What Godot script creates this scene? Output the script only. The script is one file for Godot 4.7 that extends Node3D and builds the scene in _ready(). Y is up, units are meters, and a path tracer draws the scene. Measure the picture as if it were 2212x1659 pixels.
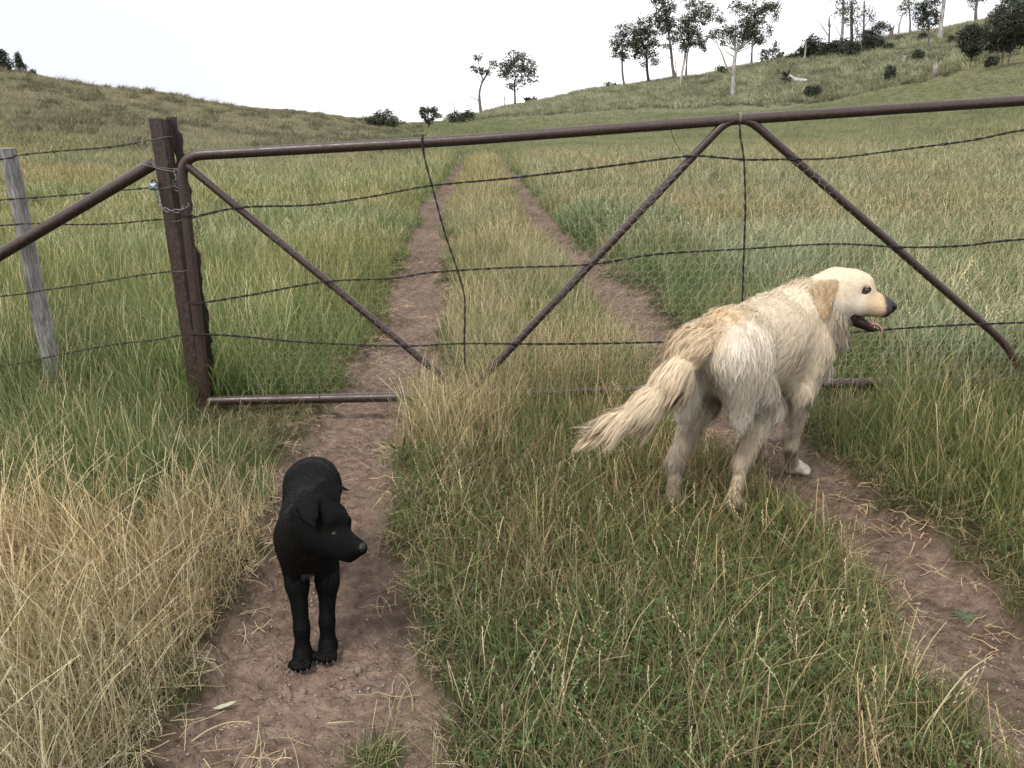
extends Node3D

# ---------------------------------------------------------------- camera model
const FOV := 49.8
const EYE := Vector3(0, 1.25, 0)
const PITCH := -17.6
const ROLL := -1.2
var cam_basis := Basis.from_euler(Vector3(deg_to_rad(PITCH), 0, 0)) * Basis.from_euler(Vector3(0, 0, deg_to_rad(ROLL)))
var focal := 829.5 / tan(deg_to_rad(FOV / 2.0))
var rng := RandomNumberGenerator.new()
var noise := FastNoiseLite.new()
var noise2 := FastNoiseLite.new()
var noise3 := FastNoiseLite.new()
var M := {}
var used_names := {}

# a surveyed sight line (sheet of 2212 x 1659) and the point at a depth along it
func sight(x: float, y: float) -> Vector3:
	return cam_basis * Vector3((x - 1106.0) / focal, -(y - 829.5) / focal, -1.0)

func at(x: float, y: float, depth: float) -> Vector3:
	return EYE + sight(x, y) * depth

func on_plane(x: float, y: float, z: float) -> Vector3:
	var r := sight(x, y)
	return EYE + r * (z / r.z)

func on_height(x: float, y: float, h: float) -> Vector3:
	var r := sight(x, y)
	return EYE + r * ((h - EYE.y) / r.y)

func on_flat(x: float, y: float) -> Vector3:
	var r := sight(x, y)
	return EYE + r * (-EYE.y / r.y)

# ---------------------------------------------------------------- mesh collector
class MB:
	var v := PackedVector3Array()
	var n := PackedVector3Array()
	var c := PackedColorArray()
	var i := PackedInt32Array()
	func vert(p: Vector3, nn: Vector3, col: Color) -> int:
		v.append(p); n.append(nn); c.append(col)
		return v.size() - 1
	func tri(a: int, b: int, d: int) -> void:
		i.append(a); i.append(b); i.append(d)
	func quad(a: int, b: int, d: int, e: int) -> void:
		tri(a, b, d); tri(a, d, e)
	# triangle turned so that its front is on the side its normal points to
	func trin(a: int, b: int, d: int) -> void:
		if (v[d] - v[a]).cross(v[b] - v[a]).dot(n[a]) >= 0.0:
			tri(a, b, d)
		else:
			tri(a, d, b)
	func quadn(a: int, b: int, d: int, e: int) -> void:
		trin(a, b, d); trin(a, d, e)
	# flat triangle or quad with its own normal
	func face(ps: Array, col: Color) -> void:
		var nn: Vector3 = (ps[2] - ps[0]).cross(ps[1] - ps[0]).normalized()
		var k := []
		for p in ps:
			k.append(vert(p, nn, col))
		tri(k[0], k[1], k[2])
		if ps.size() > 3:
			tri(k[0], k[2], k[3])
	# tube along points with a radius each
	func tube(pts: Array, rad, sides: int, col: Color, caps := true, bump: FastNoiseLite = null, bump_size := 0.0) -> void:
		var count := pts.size()
		var first := v.size()
		var t0: Vector3 = (pts[1] - pts[0]).normalized()
		var side := t0.cross(Vector3.UP if absf(t0.y) < 0.95 else Vector3.RIGHT).normalized()
		for k in count:
			var t: Vector3 = ((pts[mini(k + 1, count - 1)] - pts[maxi(k - 1, 0)]) as Vector3).normalized()
			side = (side - t * side.dot(t)).normalized()
			var up := side.cross(t)
			var r: float = rad[k] if rad is Array else rad
			for s in sides:
				var a := TAU * s / sides
				var d := side * cos(a) + up * sin(a)
				var rr := r
				if bump:
					rr += bump_size * bump.get_noise_3dv((pts[k] + d * r) as Vector3)
				vert(pts[k] + d * rr, d, col)
		for k in count - 1:
			for s in sides:
				var a := first + k * sides + s
				var b := first + k * sides + (s + 1) % sides
				quad(a, b, b + sides, a + sides)
		if caps:
			for e in [0, count - 1]:
				var nn: Vector3 = (pts[0] - pts[1]).normalized() if e == 0 else (pts[count - 1] - pts[count - 2]).normalized()
				var mid := vert(pts[e], nn, col)
				var ring := []
				for s in sides:
					ring.append(vert(v[first + e * sides + s], nn, col))
				for s in sides:
					if e == 0:
						trin(mid, ring[(s + 1) % sides], ring[s])
					else:
						trin(mid, ring[s], ring[(s + 1) % sides])
	# bent tapering strip
	func strip(pts: Array, side: Vector3, width: float, nn: Vector3, ca: Color, cb: Color, taper := 1.0) -> void:
		var count := pts.size()
		var last := -1
		for k in count:
			var t := float(k) / (count - 1)
			var w := width * 0.5 * (1.0 - taper * t * t)
			var col := ca.lerp(cb, t)
			if k == count - 1 and taper >= 0.99:
				var e := vert(pts[k], nn, col)
				trin(last, last + 1, e)
				return
			var a := vert(pts[k] - side * w, nn, col)
			vert(pts[k] + side * w, nn, col)
			if k > 0:
				quadn(last, last + 1, a + 1, a)
			last = a
	func ellipsoid(o: Vector3, b: Basis, rings: int, segs: int, col: Color) -> void:
		var first := v.size()
		for y in rings + 1:
			for s in segs:
				var la := PI * y / rings
				var lo := TAU * s / segs
				var d := Vector3(sin(la) * cos(lo), cos(la), sin(la) * sin(lo))
				vert(o + b * d, (b.inverse().transposed() * d).normalized(), col)
		for y in rings:
			for s in segs:
				var a := first + y * segs + s
				var e := first + y * segs + (s + 1) % segs
				quadn(a, e, e + segs, a + segs)
	# a thick soft flap: top edge, lower edge, tip
	static func new_flap(top: Array, low: Array, tip: Vector3, thick: float, col: Color) -> MB:
		var mb := MB.new()
		var rows := [top]
		for q in 5:
			var row := []
			for k in top.size():
				row.append((top[k] as Vector3).lerp(low[k], (q + 1) / 5.0))
			rows.append(row)
		for q in 4:
			var row := []
			for k in top.size():
				row.append((low[k] as Vector3).lerp(tip, [0.3, 0.6, 0.85, 0.97][q]))
			rows.append(row)
		var cols := top.size()
		var nn: Vector3 = (low[0] - top[0]).cross(top[cols - 1] - top[0]).normalized()
		for side in 2:
			var first := mb.v.size()
			var d := nn if side == 0 else -nn
			for r in rows.size():
				for k in cols:
					var bulge := sin(PI * (k + 0.5) / cols) * sin(PI * clampf((r + 1.0) / rows.size(), 0.0, 1.0))
					var edge := (float(k) / (cols - 1) - 0.5) * 1.6
					mb.vert(rows[r][k] + d * thick * 0.5 * (0.25 + 0.75 * bulge), (d + (rows[r][cols - 1] - rows[r][0]).normalized() * edge * 0.6).normalized(), col)
			for r in rows.size() - 1:
				for k in cols - 1:
					var a := first + r * cols + k
					mb.quadn(a, a + 1, a + 1 + cols, a + cols)
		var m := rows.size() * cols
		for r in rows.size() - 1:
			for e in [0, cols - 1]:
				var a: int = r * cols + e
				mb.quadn(a, a + cols, a + cols + m, a + m)
		return mb
	func mesh(mat: Material) -> ArrayMesh:
		var arr := []
		arr.resize(Mesh.ARRAY_MAX)
		arr[Mesh.ARRAY_VERTEX] = v
		arr[Mesh.ARRAY_NORMAL] = n
		arr[Mesh.ARRAY_COLOR] = c
		arr[Mesh.ARRAY_INDEX] = i
		var m := ArrayMesh.new()
		m.add_surface_from_arrays(Mesh.PRIMITIVE_TRIANGLES, arr)
		m.surface_set_material(0, mat)
		return m

# ---------------------------------------------------------------- naming
func numbered(called: String) -> String:
	if not used_names.has(called):
		used_names[called] = 0
		return called
	used_names[called] += 1
	return "%s_%03d" % [called, used_names[called]]

func tag(o: Node, label := "", category := "", group := "", kind := "") -> void:
	if label: o.set_meta("label", label)
	if category: o.set_meta("category", category)
	if group: o.set_meta("group", group)
	if kind: o.set_meta("kind", kind)

func put(called: String, mesh: Mesh, parent: Node = null) -> MeshInstance3D:
	var o := MeshInstance3D.new()
	o.mesh = mesh
	o.name = numbered(called) if parent == null else called
	(self if parent == null else parent).add_child(o, true)
	return o

func thing(called: String, where: Vector3, label: String, category: String, group := "") -> Node3D:
	var o := Node3D.new()
	o.name = numbered(called)
	add_child(o, true)
	o.position = where
	tag(o, label, category, group)
	return o

# part given in world coordinates under a thing that stands at its base
func part(called: String, mb: MB, mat: Material, parent: Node3D) -> MeshInstance3D:
	var o := put(called, mb.mesh(mat), parent)
	var org := Vector3.ZERO
	var p: Node = parent
	while p is Node3D and p != self:
		org += (p as Node3D).position
		p = p.get_parent()
	o.position = -org
	return o

# ---------------------------------------------------------------- materials
func noise_tex(freq: float, octaves: int, a: Color, b: Color, sd: int, size := 512, mid := 0.5, kind := FastNoiseLite.TYPE_SIMPLEX_SMOOTH) -> NoiseTexture2D:
	var f := FastNoiseLite.new()
	f.noise_type = kind
	f.seed = sd
	f.frequency = freq
	f.fractal_octaves = octaves
	f.fractal_gain = 0.6
	var t := NoiseTexture2D.new()
	t.width = size; t.height = size
	t.seamless = true
	t.noise = f
	var g := Gradient.new()
	g.set_color(0, a); g.set_color(1, b)
	g.set_offset(0, maxf(0.0, mid - 0.38)); g.set_offset(1, minf(1.0, mid + 0.38))
	t.color_ramp = g
	return t

func mat(nm: String, col: Color, rough := 0.9, spec := 0.3) -> StandardMaterial3D:
	var m := StandardMaterial3D.new()
	m.resource_name = nm
	m.albedo_color = col.linear_to_srgb()
	m.roughness = rough
	m.metallic_specular = spec
	M[nm] = m
	return m

func lin(r: float, g: float, b: float) -> Color:
	return Color(r, g, b)

func make_materials() -> void:
	var m := mat("grass", Color.WHITE, 0.65, 0.3)
	m.vertex_color_use_as_albedo = true
	m.cull_mode = BaseMaterial3D.CULL_DISABLED
	m.backlight_enabled = true
	m.backlight = Color(0.68, 0.7, 0.55)
	m = mat("leaf", Color.WHITE, 0.6, 0.35)
	m.vertex_color_use_as_albedo = true
	m.cull_mode = BaseMaterial3D.CULL_DISABLED
	m.backlight_enabled = true
	m.backlight = Color(0.45, 0.5, 0.4)
	m = mat("bark", Color.WHITE, 0.9, 0.2)
	m.vertex_color_use_as_albedo = true
	m.uv1_triplanar = true
	m.uv1_scale = Vector3(0.5, 0.16, 0.5)
	m.albedo_texture = noise_tex(0.02, 4, Color(0.62, 0.6, 0.58), Color(1, 1, 1), 5, 256)
	m = mat("earth", Color.WHITE, 0.95, 0.15)
	m.vertex_color_use_as_albedo = true
	m.uv1_triplanar = true
	m.uv1_world_triplanar = true
	m.uv1_scale = Vector3(0.9, 0.9, 0.9)
	m.albedo_texture = noise_tex(0.018, 6, Color(0.66, 0.63, 0.62), Color(1, 1, 1), 8, 1024)
	m.heightmap_enabled = true
	m.heightmap_scale = 1.6
	m.heightmap_texture = noise_tex(0.03, 6, Color.BLACK, Color.WHITE, 9, 1024)
	m = mat("pebble", Color.WHITE, 0.9, 0.3)
	m.vertex_color_use_as_albedo = true
	m = mat("rust", lin(0.95, 0.95, 0.95), 0.55, 0.5)
	m.vertex_color_use_as_albedo = true
	m.uv1_triplanar = true
	m.uv1_scale = Vector3(3.5, 3.5, 3.5)
	m.albedo_texture = noise_tex(0.025, 5, Color(0.58, 0.53, 0.54), Color(1, 0.92, 0.86), 21, 512)
	m.roughness_texture = noise_tex(0.02, 4, Color(0.55, 0.55, 0.55), Color(1, 1, 1), 22, 256)
	m.heightmap_enabled = true
	m.heightmap_scale = 0.04
	m.heightmap_texture = noise_tex(0.06, 5, Color.BLACK, Color.WHITE, 23, 512)
	m = mat("wood", Color.WHITE, 0.92, 0.2)
	m.vertex_color_use_as_albedo = true
	m.uv1_triplanar = true
	m.uv1_scale = Vector3(14, 0.9, 14)
	m.albedo_texture = noise_tex(0.015, 5, Color(0.45, 0.44, 0.44), Color(1, 1, 1), 31, 512)
	m.heightmap_enabled = true
	m.heightmap_scale = 0.5
	m.heightmap_texture = m.albedo_texture
	m = mat("wire", Color.WHITE, 0.7, 0.4)
	m.vertex_color_use_as_albedo = true
	m = mat("galvanised", Color.WHITE, 0.5, 0.5)
	m.vertex_color_use_as_albedo = true
	m.metallic = 0.5
	m = mat("skin", Color.WHITE, 0.8, 0.25)
	m.vertex_color_use_as_albedo = true
	m = mat("fur", Color.WHITE, 0.75, 0.25)
	m.vertex_color_use_as_albedo = true
	m.cull_mode = BaseMaterial3D.CULL_DISABLED
	m.backlight_enabled = true
	m.backlight = Color(0.5, 0.5, 0.5)
	m = mat("nose", Color.WHITE, 0.42, 0.4)
	m.vertex_color_use_as_albedo = true
	m = mat("black_face", Color.WHITE, 0.7, 0.14)
	m.vertex_color_use_as_albedo = true
	m.cull_mode = BaseMaterial3D.CULL_DISABLED
	m = mat("black_coat", Color.WHITE, 0.5, 0.27)
	m.vertex_color_use_as_albedo = true
	m.cull_mode = BaseMaterial3D.CULL_DISABLED
	m = mat("wet", Color.WHITE, 0.18, 0.6)
	m.vertex_color_use_as_albedo = true

# ---------------------------------------------------------------- the lie of the land
# centre line and half width of the two wheel tracks: x, z, half width
var TRACK_A := [[-0.42, -0.2, 0.34], [-0.47, -1.38, 0.32], [-0.53, -2.0, 0.26], [-0.66, -2.97, 0.24], [-0.62, -3.69, 0.21], [-0.63, -5.28, 0.22], [-0.845, -8.27, 0.19], [-1.18, -13.0, 0.22], [-1.33, -21.0, 0.23], [-2.0, -40.0, 0.2], [-3.2, -62.0, 0.12]]
var TRACK_B := [[1.15, -0.2, 0.24], [1.16, -1.34, 0.23], [1.18, -1.95, 0.16], [1.11, -2.65, 0.16], [1.0, -3.1, 0.18], [0.83, -5.15, 0.18], [0.72, -7.26, 0.17], [0.44, -10.8, 0.19], [0.23, -17.4, 0.18], [-0.58, -42.0, 0.17], [-1.7, -62.0, 0.1]]

# signed distance from the edge of a track (negative on the bare earth)
func track_edge(line: Array, x: float, z: float) -> float:
	for k in line.size() - 1:
		var a: Array = line[k]
		var b: Array = line[k + 1]
		if z <= a[1] and z >= b[1]:
			var t: float = (z - a[1]) / (b[1] - a[1])
			var s := t * t * (3.0 - 2.0 * t) * 0.5 + t * 0.5
			return absf(x - lerpf(a[0], b[0], s)) - lerpf(a[2], b[2], t)
	return 9.0

func bare(x: float, z: float) -> float:
	if z < -62.0 or z > 0.0:
		return 9.0
	var e := minf(track_edge(TRACK_A, x, z), track_edge(TRACK_B, x, z))
	e += 0.07 * smoothstep(-9.0, -24.0, z) * (0.6 + 1.4 * noise.get_noise_2d(x * 30.0, z * 60.0))
	return e + 0.10 * noise2.get_noise_2d(x * 60.0, z * 45.0) + 0.10 * noise.get_noise_2d(x * 150.0, z * 130.0) + 0.07 * noise3.get_noise_2d(x * 420.0, z * 420.0)

# along each bearing (column of the survey sheet): [distance, row] where the land changes slope
var RELIEF := [
	[-700, 12, [[60, 60]]],
	[-300, 12, [[62, 108]]],
	[0, 12, [[66, 154]]],
	[300, 15, [[76, 193]]],
	[600, 22, [[86, 238]]],
	[870, 35, [[92, 268]]],
	[1000, 45, [[88, 262], [115, 259]]],
	[1110, 45, [[86, 250], [122, 231]]],
	[1300, 40, [[86, 241], [130, 194]]],
	[1500, 35, [[85, 237], [130, 166]]],
	[1660, 32, [[82, 236], [130, 135]]],
	[1800, 28, [[80, 220], [130, 104]]],
	[1970, 25, [[76, 185], [130, 73]]],
	[2212, 20, [[70, 134], [130, 32]]],
	[2500, 18, [[68, 85], [130, -15]]],
	[3000, 18, [[66, 30], [130, -70]]],
]
var relief := []   # [tan bearing, flat distance, [[distance, height], ...]]

func survey() -> void:
	for row in RELIEF:
		var pts := []
		var tb := 0.0
		for p in row[2]:
			var q := on_plane(row[0], p[1], -float(p[0]))
			pts.append([float(p[0]), q.y])
			tb = q.x / -q.z
		relief.append([tb, float(row[1]), pts])

func profile(row: Array, d: float) -> float:
	var d0: float = row[1]
	var h0 := 0.0
	if d <= d0:
		return 0.0
	var slope0 := 0.0
	for p in row[2]:
		if d <= p[0]:
			var t: float = (d - d0) / (p[0] - d0)
			var e: float = t * t * (1.6 - 0.6 * t) if d0 == row[1] else t
			return lerpf(h0, p[1], e)
		d0 = p[0]
		h0 = p[1]
	var past := d - d0
	return h0 - 0.0016 * past * past if past < 40.0 else h0 - 2.56 - 0.128 * (past - 40.0) * exp(-(past - 40.0) / 120.0)

func hill(x: float, z: float) -> float:
	if z > -8.0:
		return 0.0
	var d := -z
	var b := x / d
	var k := 0
	while k < relief.size() - 2 and b > relief[k + 1][0]:
		k += 1
	var t: float = clampf((b - relief[k][0]) / (relief[k + 1][0] - relief[k][0]), 0.0, 1.0)
	t = t * t * (3.0 - 2.0 * t) * 0.4 + t * 0.6
	return lerpf(profile(relief[k], d), profile(relief[k + 1], d), t)

func land(x: float, z: float) -> float:
	var y := hill(x, z)
	var r := sqrt(x * x + z * z)
	y += 0.012 * noise.get_noise_2d(x * 30.0, z * 30.0) * minf(r, 6.0) / 3.0
	if r > 20.0:
		y += 0.25 * noise.get_noise_2d(x * 2.5, z * 2.5) * smoothstep(20.0, 70.0, r)
	return y

# height of what one stands on: land with the wheel tracks worn into it
func ground_y(x: float, z: float) -> float:
	var y := land(x, z)
	if z > -62.0 and z < 0.0:
		var e := bare(x, z)
		y -= 0.055 * (1.0 - smoothstep(-0.10, 0.06, e))
		if z > -9.0 and e < 0.1:
			y += 0.012 * noise.get_noise_2d(x * 420.0, z * 420.0) + 0.009 * noise3.get_noise_2d(x * 1500.0, z * 1500.0) + 0.016 * noise2.get_noise_2d(x * 160.0, z * 90.0)
	return y

# where a sight line meets the land
func on_land(x: float, y: float, from := 20.0, ridge := 130.0) -> Vector3:
	var r := sight(x, y)
	var d := from
	while d < ridge:
		var p := EYE + r * (d / -r.z)
		if p.y <= hill(p.x, p.z):
			return p
		d *= 1.006
	var q := EYE + r * (ridge / -r.z)
	return Vector3(q.x, hill(q.x, q.z), q.z)

func make_ground() -> void:
	var radii := [0.0]
	var r := 0.25
	while r < 900.0:
		radii.append(r)
		r *= 1.0115 if r < 9.0 else (1.02 if r < 150.0 else 1.12)
	var bear := []
	var b := -PI
	while b < PI:
		bear.append(b)
		b += deg_to_rad(0.17) if absf(b) < deg_to_rad(43) else deg_to_rad(3.0)
	var mb := MB.new()
	var cols := bear.size()
	for k in radii.size():
		for j in cols:
			var x: float = radii[k] * sin(bear[j])
			var z: float = -radii[k] * cos(bear[j])
			mb.v.append(Vector3(x, ground_y(x, z), z))
			mb.c.append(earth_colour(x, z))
			mb.n.append(Vector3.UP)
	for k in radii.size() - 1:
		for j in cols:
			var a := k * cols + j
			var e := k * cols + (j + 1) % cols
			mb.quadn(a, a + cols, e + cols, e)
	# smooth normals
	var acc := PackedVector3Array()
	acc.resize(mb.v.size())
	for t in range(0, mb.i.size(), 3):
		var p := mb.v[mb.i[t]]
		var nn := (mb.v[mb.i[t + 2]] - p).cross(mb.v[mb.i[t + 1]] - p)
		for q in 3:
			acc[mb.i[t + q]] += nn
	for k in acc.size():
		mb.n[k] = acc[k].normalized() if acc[k].length_squared() > 0.0 else Vector3.UP
		if mb.n[k].y < 0.0:
			mb.n[k] = -mb.n[k]
	var o := put("ground", mb.mesh(M.earth))
	tag(o, "", "", "", "structure")

func earth_colour(x: float, z: float) -> Color:
	var e := bare(x, z)
	var n1 := noise.get_noise_2d(x * 90.0, z * 90.0)
	var n2 := noise2.get_noise_2d(x * 25.0, z * 25.0)
	var dirt := lin(0.18, 0.132, 0.105).lerp(lin(0.255, 0.193, 0.158), clampf(0.5 + n1 * 0.9 + n2 * 0.6, 0, 1))
	dirt = dirt.lerp(lin(0.105, 0.075, 0.06), clampf(noise3.get_noise_2d(x * 260.0, z * 260.0) * 1.5 - 0.1 + n2, 0, 1) * 0.7)
	var thatch := lin(0.055, 0.048, 0.026).lerp(lin(0.095, 0.08, 0.046), clampf(0.5 + n1 + n2, 0, 1))
	var far := meadow_colour(x, z) * (0.8 if z > -84.0 or x < 0.0 else 0.55)  # right hill ground painted darker, as shade between the tussocks
	# behind the gate the soil is hidden under a closed turf
	thatch = thatch.lerp(far, smoothstep(-6.0, -22.0, z + 1.5 * n2))
	return dirt.lerp(thatch, smoothstep(-0.05, 0.04, e))

# the hue of the sward at a place (a colour of the plants themselves)
func meadow_colour(x: float, z: float) -> Color:
	var d := -z
	var b := x / maxf(d, 0.1)
	var c := lin(0.205, 0.232, 0.125)
	var n1 := noise.get_noise_2d(x * 6.0, z * 3.0)
	var n2 := noise2.get_noise_2d(x * 2.0, z * 1.0)
	c = c.lerp(lin(0.28, 0.27, 0.17), clampf(0.35 + n1 * 0.8 + n2 * 0.5, 0, 1) * 0.8)
	# the left slope is drier and browner, up to the crest
	if b < -0.05 and d > 14.0:
		c = c.lerp(lin(0.30, 0.268, 0.195), smoothstep(-0.05, -0.2, b) * smoothstep(14.0, 40.0, d) * 0.85)
	# rough pasture above the break of slope on the right
	if d > 60.0 and b > -0.05:
		c = c.lerp(lin(0.325, 0.325, 0.24), smoothstep(75.0, 88.0, d + 8.0 * (b - 0.2)))
	return c

# ---------------------------------------------------------------- grass
func pick(pal: Array) -> Color:
	var total := 0.0
	for p in pal: total += p[1]
	var u := rng.randf() * total
	for p in pal:
		u -= p[1]
		if u <= 0.0:
			return p[0]
	return pal[0][0]

func vary(c: Color, by: float) -> Color:
	var k := 1.0 + rng.randf_range(-by, by)
	return Color(c.r * k * (1.0 + rng.randf_range(-by, by) * 0.3), c.g * k, c.b * k * (1.0 + rng.randf_range(-by, by) * 0.4))

# one leaf or stem from a root; returns its points
func blade(mb: MB, root: Vector3, h: float, lean: float, w: float, ca: Color, cb: Color, segs: int, droop := 0.0, taper := 1.0) -> Array:
	var a := rng.randf() * TAU
	var out := Vector3(cos(a), 0, sin(a))
	var kink := Vector3(rng.randf_range(-1, 1), 0, rng.randf_range(-1, 1)) * h * 0.05
	var pts := []
	for k in segs + 1:
		var t := float(k) / segs
		var y := h * (t - droop * t * t * t)
		pts.append(root + Vector3(0, y, 0) + out * (lean * h * t * t + lean * h * 0.25 * t) + kink * sin(t * PI * 1.5))
	var tw := rng.randf_range(-0.9, 0.9)
	var side := Vector3(-out.z, 0, out.x).rotated(Vector3.UP, tw)
	var nn := (out.rotated(Vector3.UP, tw) * (1.0 if rng.randf() < 0.5 else -1.0) + Vector3.UP * 0.45).normalized()
	mb.strip(pts, side, w, nn, ca, cb, taper)
	return pts

# alternating spikelets on the top of a stem
func rye_head(mb: MB, pts: Array, share: float, count: int, size: float, c: Color) -> void:
	var n := pts.size()
	var tip: Vector3 = pts[n - 1]
	var low: Vector3 = pts[n - 2].lerp(pts[n - 3], 0.3) if n > 2 else pts[0].lerp(tip, 0.6)
	low = tip.lerp(low, share)
	var ax := (tip - low).normalized()
	var a := rng.randf() * TAU
	var side := ax.cross(Vector3(cos(a), 0.2, sin(a))).normalized()
	var nn := (side.cross(ax) + Vector3.UP * 0.6).normalized()
	for k in count:
		var o := low.lerp(tip, float(k) / count)
		var s := side * (1.0 if k % 2 == 0 else -1.0)
		var d := (ax + s * 0.34).normalized()
		var col := vary(c, 0.15)
		var i0 := mb.vert(o, nn, col)
		var i1 := mb.vert(o + d * size * 0.45 + s * size * 0.11, nn, col)
		var i2 := mb.vert(o + d * size, nn, col)
		var i3 := mb.vert(o + d * size * 0.5 - s * size * 0.07, nn, col)
		mb.quadn(i0, i1, i2, i3)

# a dense cylindrical head
func spike_head(mb: MB, tip: Vector3, ax: Vector3, length: float, r: float, c: Color) -> void:
	var pts := []
	var rad := []
	for k in 6:
		pts.append(tip + ax * length * (k / 5.0))
		rad.append(r * [0.5, 0.95, 1.0, 0.9, 0.65, 0.2][k])
	mb.tube(pts, rad, 5, c, false)
	for k in 26:
		var t := rng.randf()
		var d := Vector3(rng.randf_range(-1, 1), rng.randf_range(-0.2, 0.8), rng.randf_range(-1, 1)).normalized()
		var o := tip + ax * length * t + d * r * 0.7
		mb.strip([o, o + (d + ax).normalized() * r * 1.5], ax.cross(d).normalized(), 0.0012, d, c, c, 0.6)

func clover(mb: MB, o: Vector3, size: float, c: Color) -> void:
	var a0 := rng.randf() * TAU
	var up := Vector3(rng.randf_range(-0.4, 0.4), 1, rng.randf_range(-0.4, 0.4)).normalized()
	var ex := up.cross(Vector3(cos(a0), 0, sin(a0))).normalized()
	var ez := ex.cross(up)
	mb.strip([o - Vector3(0, 0.05, 0), o], ex, 0.0012, ez, c, c, 0.0)
	for k in 3:
		var a := TAU * k / 3.0
		var d := ex * cos(a) + ez * sin(a)
		var s := up.cross(d)
		var col := vary(c, 0.12)
		var i0 := mb.vert(o, up, col)
		var i1 := mb.vert(o + d * size * 0.6 - s * size * 0.42 + up * size * 0.12, up, col)
		var i2 := mb.vert(o + d * size * 1.0 - s * size * 0.2 + up * size * 0.1, up, col)
		var i3 := mb.vert(o + d * size * 1.0 + s * size * 0.2 + up * size * 0.1, up, col)
		var i4 := mb.vert(o + d * size * 0.6 + s * size * 0.42 + up * size * 0.12, up, col)
		mb.trin(i0, i1, i2); mb.trin(i0, i2, i3); mb.trin(i0, i3, i4)

# spec: radius, n leaves, h0, h1, w, lean0, lean1, segs, pal (base), tips, and optional stems
func tuft(s: Dictionary) -> ArrayMesh:
	var mb := MB.new()
	for k in int(s.n):
		var a := rng.randf() * TAU
		var rr: float = s.r * sqrt(rng.randf())
		var root := Vector3(cos(a) * rr, -0.015, sin(a) * rr)
		var c := vary(pick(s.pal), 0.22)
		var h: float = lerpf(s.h0, s.h1, pow(rng.randf(), s.get("hp", 1.4)))
		blade(mb, root, h, rng.randf_range(s.l0, s.l1), s.w * rng.randf_range(0.7, 1.3), c, vary(c.lerp(pick(s.get("tips", s.pal)), 0.5), 0.1), s.segs, rng.randf_range(0.0, s.get("droop", 0.35)))
	for k in int(s.get("stems", 0)):
		var a := rng.randf() * TAU
		var rr: float = s.r * sqrt(rng.randf())
		var root := Vector3(cos(a) * rr, -0.015, sin(a) * rr)
		var c := vary(pick(s.stem_pal), 0.15)
		var h := rng.randf_range(s.sh0, s.sh1)
		var pts := blade(mb, root, h, rng.randf_range(0.05, s.get("sl", 0.5)), s.get("sw", 0.0018), vary(pick(s.get("stem_low", s.stem_pal)), 0.1), c, s.segs + 1, rng.randf_range(0, 0.15), 0.3)
		var kind: float = rng.randf()
		if kind < s.get("rye", 0.0):
			rye_head(mb, pts, rng.randf_range(1.0, 1.5), s.get("spikelets", 7), s.get("spikelet", 0.0085) * rng.randf_range(0.8, 1.2), c)
		elif kind < s.get("rye", 0.0) + s.get("foxtail", 0.0):
			var ax: Vector3 = (pts[pts.size() - 1] - pts[pts.size() - 2]).normalized()
			spike_head(mb, pts[pts.size() - 1] - ax * 0.02, ax, rng.randf_range(0.03, 0.05), 0.0026, lin(0.36, 0.36, 0.23))
		elif kind < s.get("rye", 0.0) + s.get("foxtail", 0.0) + s.get("flower", 0.0):
			for q in 7:
				var o: Vector3 = pts[pts.size() - 1] + Vector3(rng.randf_range(-1, 1), rng.randf_range(-0.4, 1), rng.randf_range(-1, 1)) * 0.012
				mb.face([o, o + Vector3(0.004, 0.001, 0), o + Vector3(0.004, 0.002, 0.004), o + Vector3(0, 0.001, 0.004)], lin(0.62, 0.58, 0.46))
	for k in int(s.get("clover", 0)):
		var a := rng.randf() * TAU
		var rr: float = s.r * sqrt(rng.randf())
		clover(mb, Vector3(cos(a) * rr, rng.randf_range(0.03, 0.075), sin(a) * rr), rng.randf_range(0.006, 0.0105), lin(0.075, 0.125, 0.045))
	for k in int(s.get("litter", 0)):
		var a := rng.randf() * TAU
		var rr: float = s.r * sqrt(rng.randf())
		straw(mb, Vector3(cos(a) * rr, rng.randf_range(0.004, 0.02), sin(a) * rr), rng.randf_range(0.04, 0.16), vary(lin(0.44, 0.35, 0.225), 0.3))
	return mb.mesh(M.grass)

# a fallen straw, lying and slightly bowed
func straw(mb: MB, o: Vector3, length: float, c: Color) -> void:
	var a := rng.randf() * TAU
	var d := Vector3(cos(a), 0, sin(a))
	var s := Vector3(-d.z, 0, d.x)
	var bow := rng.randf_range(-0.1, 0.1) * length
	var pts := []
	for k in 5:
		var t := k / 4.0
		pts.append(o + d * length * (t - 0.5) + s * bow * 4.0 * t * (1.0 - t) + Vector3(0, 0.012 * sin(t * PI) * rng.randf(), 0))
	mb.strip(pts, (s + Vector3.UP * rng.randf_range(-0.5, 0.5)).normalized(), 0.0022, Vector3.UP, c, c, 0.4)

var KIND := {}

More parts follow.
